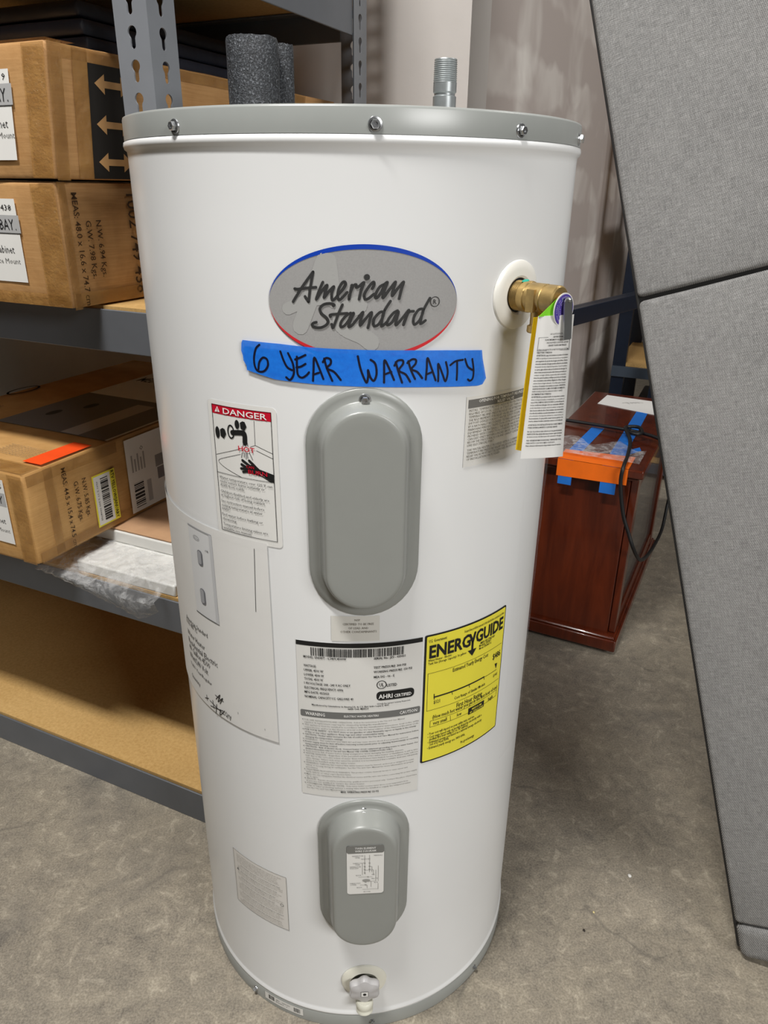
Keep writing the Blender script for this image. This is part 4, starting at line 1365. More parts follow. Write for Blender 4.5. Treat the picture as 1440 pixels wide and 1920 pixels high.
T_ = TagArt()
lines = ['NO QUITE ESTA ETIQUETA', 'ADVERTENCIA', 'EL INCUMPLIMIENTO DE LAS INSTRUCCIONES', 'VALVULA PUEDE OCASIONAR LESIONES', 'GRAVES Y DAÑOS MATERIALES', '', 'OPERACION ANUAL DE LA VALVULA DE ALIVIO DE TEM-', 'PERATURA Y PRESION', 'ADVERTENCIA: Luego de la instalacion, la palanca de la valvula', 'DEBE ser operada por lo menos una vez al año por el propietario', 'para asegurarse de que las vias de agua esten libres. Ciertos', 'minerales naturales del agua pueden adherirse a la valvula', 'bloqueando las vias y dejandola inoperante. Cuando la palanca', 'se opera, agua caliente sale por la tuberia de descarga. Se', 'deben tomar precauciones para evitar lesiones personales por', 'contacto con agua caliente, y para evitar daños materiales.', 'Antes de operar la palanca, verifique que la linea de descarga', 'este conectada a esta valvula, dirigiendo el flujo de agua', 'caliente hacia un lugar adecuado. Si no fluye agua al operar', 'la palanca, el reemplazo de la valvula es necesario. APAGUE EL', 'CALENTADOR DE AGUA Y LLAME A UN PLOMERO DE INMEDIATO.', 'INSPECCIONE LA VALVULA CADA DOS AÑOS O ANTES', 'DE TEMPERATURA Y PRESION', 'ADVERTENCIA: Las valvulas de alivio de temperatura y presion', 'deben ser inspeccionadas y reemplazadas, si es necesario, al', 'menos POR LO MENOS CADA DOS AÑOS. La vida util depende', 'de las condiciones del agua. Solo un contratista calificado', 'puede determinar el estado real de la valvula. La inspeccion', 'debe hacerse cada dos años. Debe instalarse una nueva valvula', 'si la vida de la valvula no puede determinarse con certeza, o', 'si la corrosion o los depositos afectan los componentes y el', 'funcionamiento, lo que podria causar lesiones graves o la', 'muerte, ademas de daños materiales extensos en la vivienda.', '', 'ADVERTENCIA: SI NO INSTALA ESTA VALVULA CORRECTAMENTE', 'PUEDE CAUSAR LA MUERTE O LESIONES GRAVES', '', 'Este tipo de productos estan cubiertos por una garantia limitada', 'INSPECCION. Esta valvula debe inspeccionarse segun el manual', 'de instrucciones del fabricante del calentador de agua.', '', 'PARA OBTENER INFORMACION ADICIONAL, COMUNIQUESE CON EL', 'FABRICANTE O CON UN PLOMERO CALIFICADO', 'Para obtener informacion importante vea el reverso']
zz = 1.0155
for i, t in enumerate(lines):
    if t:
        vs_, fs_ = text2d(t, 0.02 if i % 3 else 0.008, 1)
        xa, xb = min(v[0] for v in vs_), max(v[0] for v in vs_)
        frac = 0.84 if len(t) > 46 else 0.0148 * len(t) + 0.12
        c0 = 0.08 if i > 5 else 0.5 - frac / 2 + 0.10
        T_.put(K_black, [(c0 + (v[0] - xa) / (xb - xa) * frac, zz + v[1] * 0.0022) for v in vs_], fs_, 2)
    zz -= 0.00266 if t else 0.0012
for q in ((0.08, 1.0130, 0.94, 0.00035), (0.08, 1.0005, 0.94, 0.00035)):
    T_.put(K_mid, [(q[0], q[1]), (q[2], q[1]), (q[2], q[1] + q[3]), (q[0], q[1] + q[3])], [(0, 1, 2, 3)], 2)
for q in ((0.08, 1.0005, 0.09, 0.0125), (0.93, 1.0005, 0.94, 0.0125)):
    T_.put(K_mid, [(q[0], q[1]), (q[2], q[1]), (q[2], q[1] + q[3]), (q[0], q[1] + q[3])], [(0, 1, 2, 3)], 2)
T_.build(on_tag, front_leaf, 'lettering')
yl = sheet_([(-0.0262, 1.031), (-0.0352, 0.902), (-0.022, 0.898), (0.012, 0.898), (0.012, 1.031)], 0.001, 0.0004, mat('yellow_tag_card', rgb(246, 206, 20), 0.45), 'rear_leaf', tg)
yl['label'] = 'yellow leaf behind the white one'
gr = sheet_([(-0.0252, 1.0325), (-0.0050, 1.0325), (-0.0010, 1.048), (-0.0068, 1.0485)], OFF + 0.0005, 0.0005, mat('lime_green_card', rgb(126, 212, 30), 0.45), 'green_corner', tg)
dc = vp + vn * 0.0580 + Vector((0, 0, -0.0075))
DK = MB().lathe([(0.0155, 0), (0.0155, 0.0005)], 40, dc, vn).build('tag_disc', ink(232, 231, 228), tg)
dp = on_plane(dc + vn * 0.0005, vt, (0, 0, 1), 0.0002)
A = Art()
purple = ink(84, 66, 160)
A.ellipse(purple, (0, 0), 14.3, 14.3, 1, 40)
A.ring(ink(170, 160, 214), (0, 0), 9.0, 9.0, 0.5, 2)
for rad_, txt in ((11.0, 'RELIEF VALVE WARNING READ BOTH SIDES OF TAG'), (6.2, 'DO NOT REMOVE THIS TAG')):
    for i, ch in enumerate(txt):
        if ch == ' ':
            continue
        an = pi * 0.5 - 2 * pi * i / len(txt)
        vs_, fs_ = text2d(ch)
        cx = sum(v[0] for v in vs_) / len(vs_)
        pts = []
        for vx, vy in vs_:
            a_, b_ = (vx - cx) * 2.3, vy * 2.3
            pts.append(((rad_ + b_) * cos(an) + a_ * sin(an), (rad_ + b_) * sin(an) - a_ * cos(an)))
        A.put(ink(206, 200, 230), pts, fs_, 3)
for o in A.build(dp, DK, 'lettering'):
    pass

# ------------------------------------------------------------------ foam sleeves on the lid
for (x, y, r, zt, lab) in ((-0.1125, 0.010, 0.0285, 1.2895, 'thick black foam pipe sleeve standing on the heater lid'), (-0.0850, 0.0465, 0.0150, 1.2890, 'thin black foam pipe sleeve standing right beside the thick one')):
    f = MB()
    zb = H2 - 0.0022
    f.lathe([(r * 0.42, zb), (r, zb), (r, zb + 0.03), (r * 1.01, zb + 0.06), (r, zt - 0.003), (r * 0.96, zt), (r * 0.46, zt), (r * 0.42, zt - 0.004)], 44, (x, y, 0), cap0=False, cap1=False)
    rr = random.Random(int(r * 1e5))
    f.v = [(p[0] + rr.uniform(-1, 1) * 0.0004, p[1] + rr.uniform(-1, 1) * 0.0004, p[2] + (rr.uniform(-1, 1) * 0.0006 if p[2] > zt - 0.01 else 0)) for p in f.v]
    tag(f.build('foam_pipe_sleeve', M_foam), lab, 'pipe insulation', 'foam sleeves on the lid')
# ------------------------------------------------------------------ grey boltless rack on the left
rack = thing('storage_rack', 'grey steel boltless shelving rack with keyhole posts left of the water heater', 'rack', RB, RZ)
UL_, UR_, VD = -1.25, 0.057, 0.598
PW, TH = 0.052, 0.0022


def plate(b, n_cells, pitch, z0, wdt, place):
    """perforated strip: local coords (a across 0..wdt, z) and t through the thickness"""
    K = 24
    ca = wdt * 0.5

    r1, r2 = 0.0068, 0.0038
    zh, zl = 0.0050, -0.0092
    hole = []
    for k in range(15):
        t = math.radians(-48 + 276 * k / 14)
        hole.append((r1 * cos(t), zh + r1 * sin(t)))
    hole += [(-r2, -0.002), (-r2, -0.0055)]
    for k in range(7):
        t = math.radians(180 + 180 * k / 6)
        hole.append((r2 * cos(t), zl + r2 * sin(t)))
    hole += [(r2, -0.0055), (r2, -0.002)]
    n = len(hole)
    for i in range(n_cells):
        zc = z0 + (i + 0.5) * pitch
        sq = []
        for a, z in hole:
            m_ = max(abs(a) / (wdt / 2), abs(z) / (pitch / 2), 1e-6)
            sq.append((a / m_, z / m_))
        # corners of the cell take the nearest rim points
        for cx_, cz_ in ((1, 1), (-1, 1), (-1, -1), (1, -1)):
            k = min(range(n), key=lambda q: (sq[q][0] - cx_ * wdt / 2) ** 2 + (sq[q][1] - cz_ * pitch / 2) ** 2)
            sq[k] = (cx_ * wdt / 2, cz_ * pitch / 2)
        vs, fs = [], []
        for th_ in (0, TH):
            vs += [place(ca + a, zc + z, th_) for a, z in sq]
            vs += [place(ca + a, zc + z, th_) for a, z in hole]
        for k in range(n):
            q = (k + 1) % n
            fs.append((k, q, n + q, n + k))
            fs.append((2 * n + k, 3 * n + k, 3 * n + q, 2 * n + q))
            fs.append((n + k, n + q, 3 * n + q, 3 * n + k))
        b.add(vs, fs)


NC, PITCH_, Z0P = 52, 0.0358, 0.0
for (uc, vc, su, sv) in ((UR_, 0.0, -1, 1), (UR_, VD, -1, -1), (UL_, 0.0, 1, 1), (UL_, VD, 1, -1)):
    b = MB()
    plate(b, NC, PITCH_, Z0P, PW, lambda a, z, t: (uc + su * a, vc + sv * t, z))
    plate(b, NC, PITCH_, Z0P, PW, lambda a, z, t: (uc + su * t, vc + sv * a, z))
    b.build('post', M_rack, rack, angle=0.5)
BT = 0.0
for zb in (0.0, 0.435, 0.912, 1.389, 1.80):  # highest level is out of view, added to shade the wall behind
    zt = zb + (0.062 if zb else 0.070)
    for v0, sg, nm in ((0.0, 1, 'front'), (VD, -1, 'rear')):
        b = MB()
        b.box(UL_ + PW, UR_ - PW, v0 if sg > 0 else v0 - 0.004, v0 + 0.004 if sg > 0 else v0, zb, zt)
        b.box(UL_ + PW, UR_ - PW, v0 + (0.004 if sg > 0 else -0.03), v0 + (0.03 if sg > 0 else -0.004), zt - 0.018, zt - 0.015)
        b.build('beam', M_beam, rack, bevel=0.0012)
    for u0, sg in ((UR_, -1), (UL_, 1)):
        b = MB()
        b.box(min(u0 + sg * TH, u0 + sg * (TH + 0.004)), max(u0 + sg * TH, u0 + sg * (TH + 0.004)), PW, VD - PW, zb, zt)
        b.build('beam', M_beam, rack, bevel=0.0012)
    b = MB()
    b.box(UL_ + 0.01, UR_ - 0.012, 0.006, VD - 0.006, zt - 0.0145, zt + 0.004)
    b.build('deck', M_particle, rack, smooth=False)


# ------------------------------------------------------------------ cartons
def carton(label, u_right, v_front, z, wd, dp, ht, m, seed, lean=0.0, group='long cartons on the grey rack', round_=0.007):
    """origin at the bottom front right corner; local x left is negative, y into the rack"""
    p = at(u_right, v_front, z)
    t = thing('cardboard_carton', label, 'carton', p, RZ, group)
    b = MB().rbox(wd, dp, ht, round_, (12, 14, 6), 0.0022, (-wd / 2, 0, 0), seed)
    b.v = [(x + lean * z, y, z) for x, y, z in b.v]
    b.build('box', m, t, angle=1.0)
    return t


def strip(parent, name, fn, x0, y0, x1, y1, m, label=None, layer=1):
    A = Art()
    A.rect(m, x0, y0, x1, y1, layer, step=30)
    o = A.build(fn, parent, name)[0]
    if label:
        o['label'] = label
    return o


def faces(wd, dp, ht, lean=0.0):
    """front (x from the right edge, negative to the left; y up), right side (x into the rack; y up), top (x; y into the rack) in mm"""
    def lean_front(x, y, layer):
        return (x / 1000 + lean * y / 1000, -0.0006 - 0.00022 * layer, y / 1000)

    def lean_side(x, y, layer):
        return (0.0006 + 0.00022 * layer + lean * y / 1000, x / 1000, y / 1000)
    return lean_front, lean_side, on_plane((lean * ht, 0, ht), (1, 0, 0), (0, 1, 0))


G_FRONT = ink(26, 26, 26)
DK_BROWN = ink(66, 46, 28)

# lower of the two on the top shelf
W1_, D1_, HT1 = 0.48, 0.747, 0.166
zA = 0.9785
c_low = carton('brown carton under the arrow-marked one, printed with net and gross weight', -0.080, -0.052, zA, W1_, D1_, HT1, M_kraft, 3)
fF, fS, fT = faces(W1_, D1_, HT1)
A = Art()
A.rect(M_label, -230, 33, -80, 143, 1)
lab = label_part('shipping_label', A, fF, 'white product label', c_low)
A = Art()
A.rect(ink(172, 172, 172), -230, 99, -77, 122, 2)
A.rect(K_dark, -230, 97.6, -77, 98.6, 3)
A.text(G_FRONT, 'HAMPTON BAY', -88, 103, 108, 14, 4, align='R')
A.text(K_dark, '.', -86, 103, None, 12, 4)
A.text(G_FRONT, '1002 749 438', -88, 128, 74, 7.5, 3, align='R')
A.text(K_dark, 'Medicine Cabinet', -96, 72, 86, 10, 3, align='R')
A.text(K_grey, 'Surface Mount', -88, 58, 66, 7, 3, align='R')
A.build(fF, lab, 'lettering')
A = Art()
for t, x, y, h, ln in (('N.W. 6.94 Kgs.', 62, 116, 9.5, 76), ('G.W. 7.98 Kgs.', 43, 116, 9.5, 77), ('MEAS: 48.0 x 16.6 x 74.7 cm', 24, 152, 9.5, 148), ('1002 749 438', 128, 150, 22, 140)):
    A.text(DK_BROWN, t, x, y, ln, h, 1, 0.008, rot=-90, res=2)
A.build(fS, c_low, 'printing')
strip(c_low, 'packing_tape', fS, 2, 0, 16, HT1 * 1000 - 1, M_ptape)
strip(c_low, 'packing_tape', fS, 6, 3, 620, 22, M_ptape)
strip(c_low, 'packing_tape', fF, -46, 3, -2, HT1 * 1000 - 4, M_ptape)
strip(c_low, 'packing_tape', fF, -420, 3, -2, 20, M_ptape)

# upper one with the double arrows
HT2 = 0.158
c_up = carton('brown carton on top of the stack with black double-arrow panel on its side', -0.072, -0.056, zA + HT1 + 0.0005, W1_, D1_, HT2, M_kraft, 11, lean=0.10)
fF, fS, fT = faces(W1_, D1_, HT2, 0.10)
A = Art()
A.rect(M_label, -230, 24, -66, 128, 1)
lab = label_part('shipping_label', A, fF, 'white product label', c_up)
A = Art()
A.rect(ink(172, 172, 172), -230, 88, -63, 112, 2)
A.rect(K_dark, -230, 86.6, -63, 87.6, 3)
A.text(G_FRONT, 'HAMPTON BAY', -74, 92, 108, 15, 4, align='R')
A.text(K_dark, '.', -72, 92, None, 13, 4)
A.text(G_FRONT, '1000 399 819', -72, 116, 78, 7.5, 3, align='R')
A.text(K_dark, 'Medicine Cabinet', -76, 62, 90, 10, 3, align='R')
A.text(K_grey, 'Surface Mount', -66, 50, 66, 7, 3, align='R')
A.build(fF, lab, 'lettering')
A = Art()
A.rect(ink(34, 32, 30), 66, 3, 152, 140, 1)
ink_k = mat('kraft_arrow', rgb(188, 146, 96), 0.7)
for yc in (118, 70, 24):
    hx, hw, hl, sh = 109, 33, 18, 4.2
    A.poly(ink_k, [(hx - hw, yc), (hx - hw + hl, yc - 12), (hx - hw + hl, yc - sh), (hx + hw - hl, yc - sh), (hx + hw - hl, yc - 12), (hx + hw, yc), (hx + hw - hl, yc + 12), (hx + hw - hl, yc + sh), (hx - hw + hl, yc + sh), (hx - hw + hl, yc + 12)], 3)
A.build(fS, c_up, 'printing')
A = Art()
A.rect(M_label, 300, 36, 440, 90, 1)
A.barcode(K_mid, 360, 40, 400, 60, 1.4, 2, seed=4)
label_part('side_label', A, fS, 'white label on the far half of the side', c_up)
A = Art()
A.rect(M_redor, 300, 2, 352, 66, 3)
A.barcode(K_black, 306, 20, 334, 56, 1.6, 4, seed=2)
label_part('red_sticker', A, fS, 'red-orange sticker with black bars', c_up)
strip(c_up, 'packing_tape', fS, 2, 0, 24, HT2 * 1000 - 1, M_ptape)
strip(c_up, 'packing_tape', fS, 40, 3, 66, HT2 * 1000 - 4, M_ptape)
strip(c_up, 'packing_tape', fS, 24, HT2 * 1000 - 18, 620, HT2 * 1000 - 3, M_ptape)
strip(c_up, 'packing_tape', fF, -40, 3, -2, HT2 * 1000 - 4, M_ptape)
strip(c_up, 'packing_tape', fT, -470, 2, -2, 50, M_ptape)

# middle shelf carton
W3, D3, HT3 = 0.445, 0.745, 0.164
zM = 0.5012
c_mid = carton('brown carton on the middle shelf with yellow barcode sticker and orange strip', -0.219, -0.081, 0.5535, W3, D3, HT3, M_kraft2, 21)
fF, fS, fT = faces(W3, D3, HT3)
A = Art()
A.rect(M_label, -210, 32, -46, 148, 1)
lab = label_part('shipping_label', A, fF, 'white product label', c_mid)
A = Art()
A.rect(ink(172, 172, 172), -210, 100, -48, 124, 2)
A.text(G_FRONT, 'HAMPTON BAY', -54, 105, 108, 14, 4, align='R')
A.text(G_FRONT, '1002 749 395', -51, 132, 74, 8, 3, align='R')
A.text(K_dark, 'Medicine Cabinet', -58, 68, 86, 10, 3, align='R')
A.text(K_grey, 'Surface Mount', -52, 52, 62, 7, 3, align='R')
A.build(fF, lab, 'lettering')
A = Art()
for t, x, y, h, ln in (('N.W. 5.85 Kgs.', 116, 118, 9, 72), ('G.W. 6.75 Kgs.', 98, 118, 9, 74), ('MEAS: 44.5 x 15.4 x 74.5 cm', 76, 150, 9, 147)):
    A.text(DK_BROWN, t, x, y, ln, h, 1, 0.008, rot=-90, res=2)
A.build(fS, c_mid, 'printing')
# barcode sticker
A = Art()
A.rect(M_yellow, 137, 15, 192, 114, 3)
st_ = label_part('barcode_sticker', A, fS, 'yellow and white barcode sticker', c_mid)
A = Art()
A.rect(M_label, 140, 18, 179, 111, 4)
A.barcode(K_dark, 155, 24, 173, 105, 1.3, 5, seed=12, vertical=True)
A.text(K_dark, '0201 2 11 2 300 0098765', 145, 102, 76, 3.6, 5, rot=-90)
A.text(K_black, 'RTV YELLOW/JANUARY', 181.5, 111, 93, 7.5, 5, 0.01, rot=-90)
A.build(fS, st_, 'lettering')
# long white product label on the side
A = Art()
A.rect(M_label, 224, 8, 520, 155, 2)
wl_ = label_part('product_label', A, fS, 'long white printed label', c_mid)
A = Art()
A.text(K_mid, 'O', 262, 126, None, 8, 3, 0.01)
for i in range(5):
    A.rect(ink(168, 166, 164), 236 + i * 8, 88, 240 + i * 8, 122 - (i % 2) * 9, 3)
A.barcode(K_dark, 236, 16, 262, 66, 1.6, 3, seed=14, vertical=True)
A.rect(ink(150, 148, 148), 300, 80, 360, 104, 3)
A.rect(ink(130, 126, 128), 303, 54, 365, 78, 3)
A.rect(ink(178, 176, 175), 271, 18, 283, 62, 3)
A.rect(ink(170, 168, 166), 375, 24, 500, 108, 3)
A.build(fS, wl_, 'lettering')
# the top: printed panel, orange strip, small print
A = Art()
A.rect(M_label, -285, 190, -4, 735, 1, step=30)
tp_ = label_part('printed_panel', A, fT, 'large pale printed panel on the top', c_mid)
A = Art()
A.rect(ink(120, 118, 116), -285, 190, -10, 430, 2, step=30)
A.rect(ink(186, 184, 181), -120, 192, -75, 400, 3)
A.ellipse(ink(60, 58, 56), (-230, 280), 10, 20, 3)
A.ellipse(ink(60, 58, 56), (-200, 350), 10, 20, 3)
A.text(K_dark, 'MEDICINE CABINET', -270, 560, 230, 34, 2, 0.01)
A.build(fT, tp_, 'lettering')
strip(c_mid, 'orange_strip', fT, -50, 46, -8, 158, M_redor, 'bright orange sticker strip', 4)
A = Art()
for i in range(7):
    A.text(K_mid, 'handle with care keep dry this side up do not stack', -140, 62 + i * 6.5, 84, 3.6, 2)
A.text(K_dark, 'RETURN', -420, 250, 60, 20, 2)
A.ring(ink(40, 34, 28), (-430, 380), 18, 40, 5, 2)
A.build(fT, c_mid, 'printing')
strip(c_mid, 'packing_tape', fS, 40, 3, 58, HT3 * 1000 - 4, M_ptape)
strip(c_mid, 'packing_tape', fS, 6, HT3 * 1000 - 24, 205, HT3 * 1000 - 5, M_ptape)
strip(c_mid, 'packing_tape', fS, 8, 3, 600, 22, M_ptape)
strip(c_mid, 'packing_tape', fT, -440, 2, -4, 40, M_ptape)
strip(c_mid, 'packing_tape', fF, -34, 3, -2, HT3 * 1000 - 4, M_ptape)

# white panels under it, film wrapped
sl = thing('shelf_panel', 'white panels wrapped in clear film under the barcode-stickered carton on the middle shelf', 'panel', at(-0.012, 0.006, zM), RZ)
MB().box(-0.220, 0, 0.0, 0.50, 0.0, 0.0225).build('panel', M_white_board, sl, bevel=0.003)
MB().box(-0.600, -0.004, 0.086, 0.52, 0.0230, 0.0470).build('panel', M_white_board, sl, bevel=0.003)
MB().rbox(0.594, 0.43, 0.0040, 0.0018, (6, 8, 1), 0.0005, (-0.302, 0.088, 0.0475), 5).build('cardboard_sheet', M_kraft3, sl)
MB().box(-0.600, -0.30, 0.1, 0.50, 0.0, 0.0225).build('panel', M_white_board, sl, bevel=0.003)
vs, fs = [], []
NX, NY = 34, 16
rr = random.Random(9)
low = [(-0.275, 0.012), (-0.20, -0.004), (-0.12, -0.020), (-0.055, -0.036), (-0.03, -0.026), (0.0, -0.004)]


def lowz(u):
    for (a, b), (c, d) in zip(low, low[1:]):
        if u <= c:
            return b + (d - b) * (u - a) / (c - a)
    return low[-1][1]


for j in range(NY + 1):
    for i in range(NX + 1):
        fx, fy = i / NX, j / NY
        u = -0.275 + 0.270 * fx
        out = max(0, -0.222 - u)
        if fy < 0.4:
            k = fy / 0.4
            y = 0.082 - 0.090 * k + out * 0.3
            z = 0.0255 + 0.004 * abs(sin(fx * 19 + k * 5)) - out * 0.18
        else:
            k = (fy - 0.4) / 0.6
            y = -0.008 - 0.024 - 0.010 * sin(pi * k) if k > 0.3 else -0.008 - 0.024 * k / 0.3
            z = 0.0255 - out * 0.18
            z = z + (lowz(u) - z) * k
        y += -abs(0.004 * sin(fx * 37 + fy * 9)) + rr.uniform(-1, 0) * 0.0012
        z += rr.uniform(-1, 1) * 0.0012 if fy > 0.4 else rr.uniform(0, 1) * 0.001
        vs.append((u, y, z))
for j in range(NY):
    for i in range(NX):
        a = j * (NX + 1) + i
        fs.append((a, a + 1, a + NX + 2, a + NX + 1))
MB().add(vs, fs).build('plastic_wrap', M_film, sl, angle=0.6)

# added dark tarpaulin standing in for the shaded gap above the arrow carton
tz = zA + HT1 + HT2 + 0.0012
gap_filler = thing('dark_gap_filler', 'added dark tarpaulin lying on the topmost carton under the shelf above', 'filler', at(-0.095, 0.06, tz), RZ)
M_filler = mat('dark_gap_shade', rgb(24, 28, 40), 0.6, var=0.15, bump=0.3, bscale=40, bdist=0.004)
for k in range(3):
    MB().rbox(0.44 - 0.012 * k, 0.50 - 0.01 * k, 0.0225, 0.009, (16, 16, 1), 0.003, (-0.225 - 0.004 * k, 0.004 * k, 0.0228 * k), 40 + k).build('filler_layer', M_filler, gap_filler, angle=1.2)

# ------------------------------------------------------------------ fabric partition leaning on the right
PU = Vector((0.806, -0.498, 0.320)).normalized()
PV = Vector((-0.207, 0.269, 0.941))
PV = (PV - PU * PV.dot(PU)).normalized()
PN = PU.cross(PV)
part = thing('partition_panel', 'grey woven fabric office partition leaning at the right edge, lower corner on the floor', 'partition')
part.matrix_world = Matrix((PU, -PN, PV)).transposed().to_4x4()
part.location = (0.6165, -0.168, 0.0062)
PWD = 0.46
for z0, z1, d0 in ((0.0, 0.0608, 0.0), (0.0632, 1.0540, 0.001), (1.0585, 1.75, 0.0)):
    MB().rbox(PWD, 0.034, z1 - z0, 0.0075 if z0 else 0.012, (8, 2, 10), 0.0006, (PWD / 2, d0, z0), int(z0 * 10)).build('fabric_tile', M_fabric, part, angle=1.2)
MB().box(-0.0038, PWD - 0.004, 0.012, 0.048, 0.012, 1.745).build('frame', M_gasket, part, bevel=0.002)

# ------------------------------------------------------------------ stained wood cabinet
CA = math.radians(119)
ce1 = Vector((sin(CA), cos(CA), 0))
cz = math.atan2(ce1.y, ce1.x)
cab = thing('wooden_cabinet', 'dark reddish wooden cabinet with taped top behind the water heater on the right', 'cabinet', (0.685, 0.675, 0), cz)
CW, CD, CH = 0.265, 0.71, 0.53
MB().box(-CW + 0.015, -0.028, 0.02, CD - 0.02, 0.052, CH - 0.030).build('carcass', M_wood, cab, bevel=0.002)
MB().box(-CW, 0.0, 0.0, CD, 0.012, 0.046).box(-CW + 0.006, -0.006, 0.006, CD - 0.006, 0.046, 0.054).box(-CW + 0.02, -0.02, 0.02, CD - 0.02, 0.0, 0.012).build('plinth', M_wood, cab, bevel=0.004)
MB().box(-CW - 0.006, 0.002, -0.006, CD + 0.006, CH - 0.022, CH).box(-CW + 0.004, -0.008, 0.004, CD - 0.004, CH - 0.032, CH - 0.022).build('top', M_wood, cab, bevel=0.004)
for y0, y1 in ((0.03, 0.075), (CD - 0.075, CD - 0.03)):
    MB().box(-0.0275, -0.010, y0, y1, 0.056, CH - 0.034).build('door_stile', M_wood, cab, bevel=0.002)
for z0, z1 in ((0.056, 0.098), (CH - 0.075, CH - 0.034)):
    MB().box(-0.0275, -0.012, 0.076, CD - 0.076, z0, z1).build('door_rail', M_wood, cab, bevel=0.002)
MB().box(-0.022, -0.018, 0.074, CD - 0.074, 0.096, CH - 0.073).build('door_pane', M_glass, cab, smooth=False)
# tape strips on the top and over the front edge
ct = on_plane((0, 0, CH), (1, 0, 0), (0, 1, 0), 0.0006)
cf = on_plane((0, -0.006, 0), (1, 0, 0), (0, 0, 1), 0.0006)


def tape_quad(name, m, pts, fn, layer, label):
    A = Art()
    A.poly(m, pts, layer)
    o = A.build(fn, cab, name)[0]
    o['label'] = label
    return o


tape_quad('tape_strip', M_bluetape2, [(-200, -6), (-166, -6), (-154, 300), (-188, 300)], ct, 1, 'blue tape, nearer the left edge')
tape_quad('tape_strip', M_bluetape2, [(-200, 465), (-166, 465), (-166, 511), (-200, 511)], cf, 1, 'blue tape end folded over the front edge')
tape_quad('tape_strip', M_bluetape2, [(-96, -6), (-58, -6), (-74, 640), (-106, 640)], ct, 1, 'long blue tape running to the back')
tape_quad('tape_strip', M_bluetape2, [(-96, 460), (-58, 460), (-58, 511), (-96, 511)], cf, 1, 'blue tape end folded over the front edge')
tape_quad('tape_strip', M_bluetape2, [(-70, 70), (-30, 150), (-38, 178), (-84, 100)], ct, 2, 'short slanting blue tape')
tape_quad('orange_tape', M_orange, [(-205, -6), (-34, -6), (-34, 92), (-205, 70)], ct, 4, 'orange tape along the front edge')
tape_quad('orange_tape', M_orange, [(-205, 486), (-34, 490), (-34, 531), (-205, 531)], cf, 4, 'orange tape folded over the front edge')
# clear bag corners under the tape
pb_ = thing('plastic_bag', 'flat clear plastic bag taped to the top of the wooden cabinet', 'bag', (0.685, 0.675, CH + 0.0042), cz)
rr = random.Random(31)
vs, fs = [], []
for j in range(9):
    for i in range(13):
        x = -0.235 + 0.220 * i / 12
        y = 0.022 + 0.155 * j / 8 * (0.8 + 0.2 * sin(i))
        z = 0.0035 + 0.0055 * abs(sin(i * 1.3 + j * 0.9)) * (0.3 + 0.7 * (1 if 0 < i < 12 and 0 < j < 8 else 0))
        vs.append((x, y, z + rr.uniform(0, 0.001)))
for j in range(8):
    for i in range(12):
        a = j * 13 + i
        fs.append((a, a + 1, a + 14, a + 13))
MB().add(vs, fs).build('bag_film', M_film, pb_, angle=0.5)
pp = thing('paper_sheet', 'white printed paper lying at the back of the wooden cabinet top', 'paper', (0.685, 0.675, CH + 0.0006), cz)
b = MB().prism([(-0.228, 0.560), (0.0, 0.500), (0.0, 0.665), (-0.222, 0.680)], 0, 0.0008, 'xy')
sh = b.build('sheet', M_paper, pp, smooth=False)
A = Art()
for i in range(5):
    A.stroke(K_grey, [(-160 + i * 9, 600 + i * 8), (-150 + i * 10, 612 + i * 5), (-138 + i * 9, 600 + i * 9)], 1.2, 1)
A.build(on_plane((0, 0, 0.0008), (1, 0, 0), (0, 1, 0), 0.0003), sh, 'lettering')
cd = thing('power_cord', 'black power cord lying over the wooden cabinet and looping down its side', 'cord', (0.685, 0.675, 0), cz)
zc = CH + 0.016
MB().tube([(-0.262, 0.30, zc - .006), (-0.20, 0.29, zc - .004), (-0.12, 0.272, zc), (-0.06, 0.262, zc), (0.0, 0.235, zc - .002), (0.03, 0.22, zc - .02), (0.06, 0.25, 0.48), (0.08, 0.27, 0.40)], 0.0048, 8, 5).tube([(-0.08, 0.272, zc), (-0.085, 0.235, zc + .006), (-0.06, 0.215, zc + .008), (-0.045, 0.235, zc + .008), (-0.06, 0.268, zc + .012), (-0.09, 0.262, zc + .010), (-0.085, 0.225, zc + .012), (-0.062, 0.16, zc + .004), (-0.050, 0.06, zc - .004), (-0.046, -0.012, zc - .008), (-0.046, -0.018, zc - .05), (-0.030, -0.016, 0.42), (-0.010, -0.014, 0.37), (0.006, -0.008, 0.33), (0.020, 0.06, 0.27), (0.026, 0.20, 0.225), (0.03, 0.36, 0.20), (0.032, 0.45, 0.205), (0.03, 0.51, 0.25), (0.03, 0.55, 0.34), (0.02, 0.585, 0.43)], 0.0048, 8, 5).build('cable', M_black, cd, angle=1.5)

# ------------------------------------------------------------------ navy frame and rack behind
fa = thing('steel_frame', 'navy steel crossbar frame behind the relief valve and the wooden cabinet', 'frame', at(0.287, 1.21, 0), RZ + math.atan2(0.968, 0.252))
LB = 1.08
MB().box(-0.02, LB + 0.02, -0.012, 0.012, 0.7775, 0.8255).box(-0.02, LB + 0.02, 0.012, 0.030, 0.8215, 0.8255).build('crossbar', M_navy, fa, bevel=0.0015)
for x in (0.0, LB):
    MB().box(x - 0.018, x + 0.018, 0.012, 0.046, 0.0, 1.05 if x else 0.822).build('post', M_navy, fa, bevel=0.002)
nr = thing('navy_rack', 'dark navy steel rack with particle board shelves far behind the wooden cabinet', 'rack', at(0.345, 2.35, 0), RZ)
for x in (0.0, 1.15):
    for y in (0.0, 0.50):
        MB().box(x, x + 0.052, y, y + 0.04, 0, 1.7).build('post', M_navy, nr, bevel=0.002)
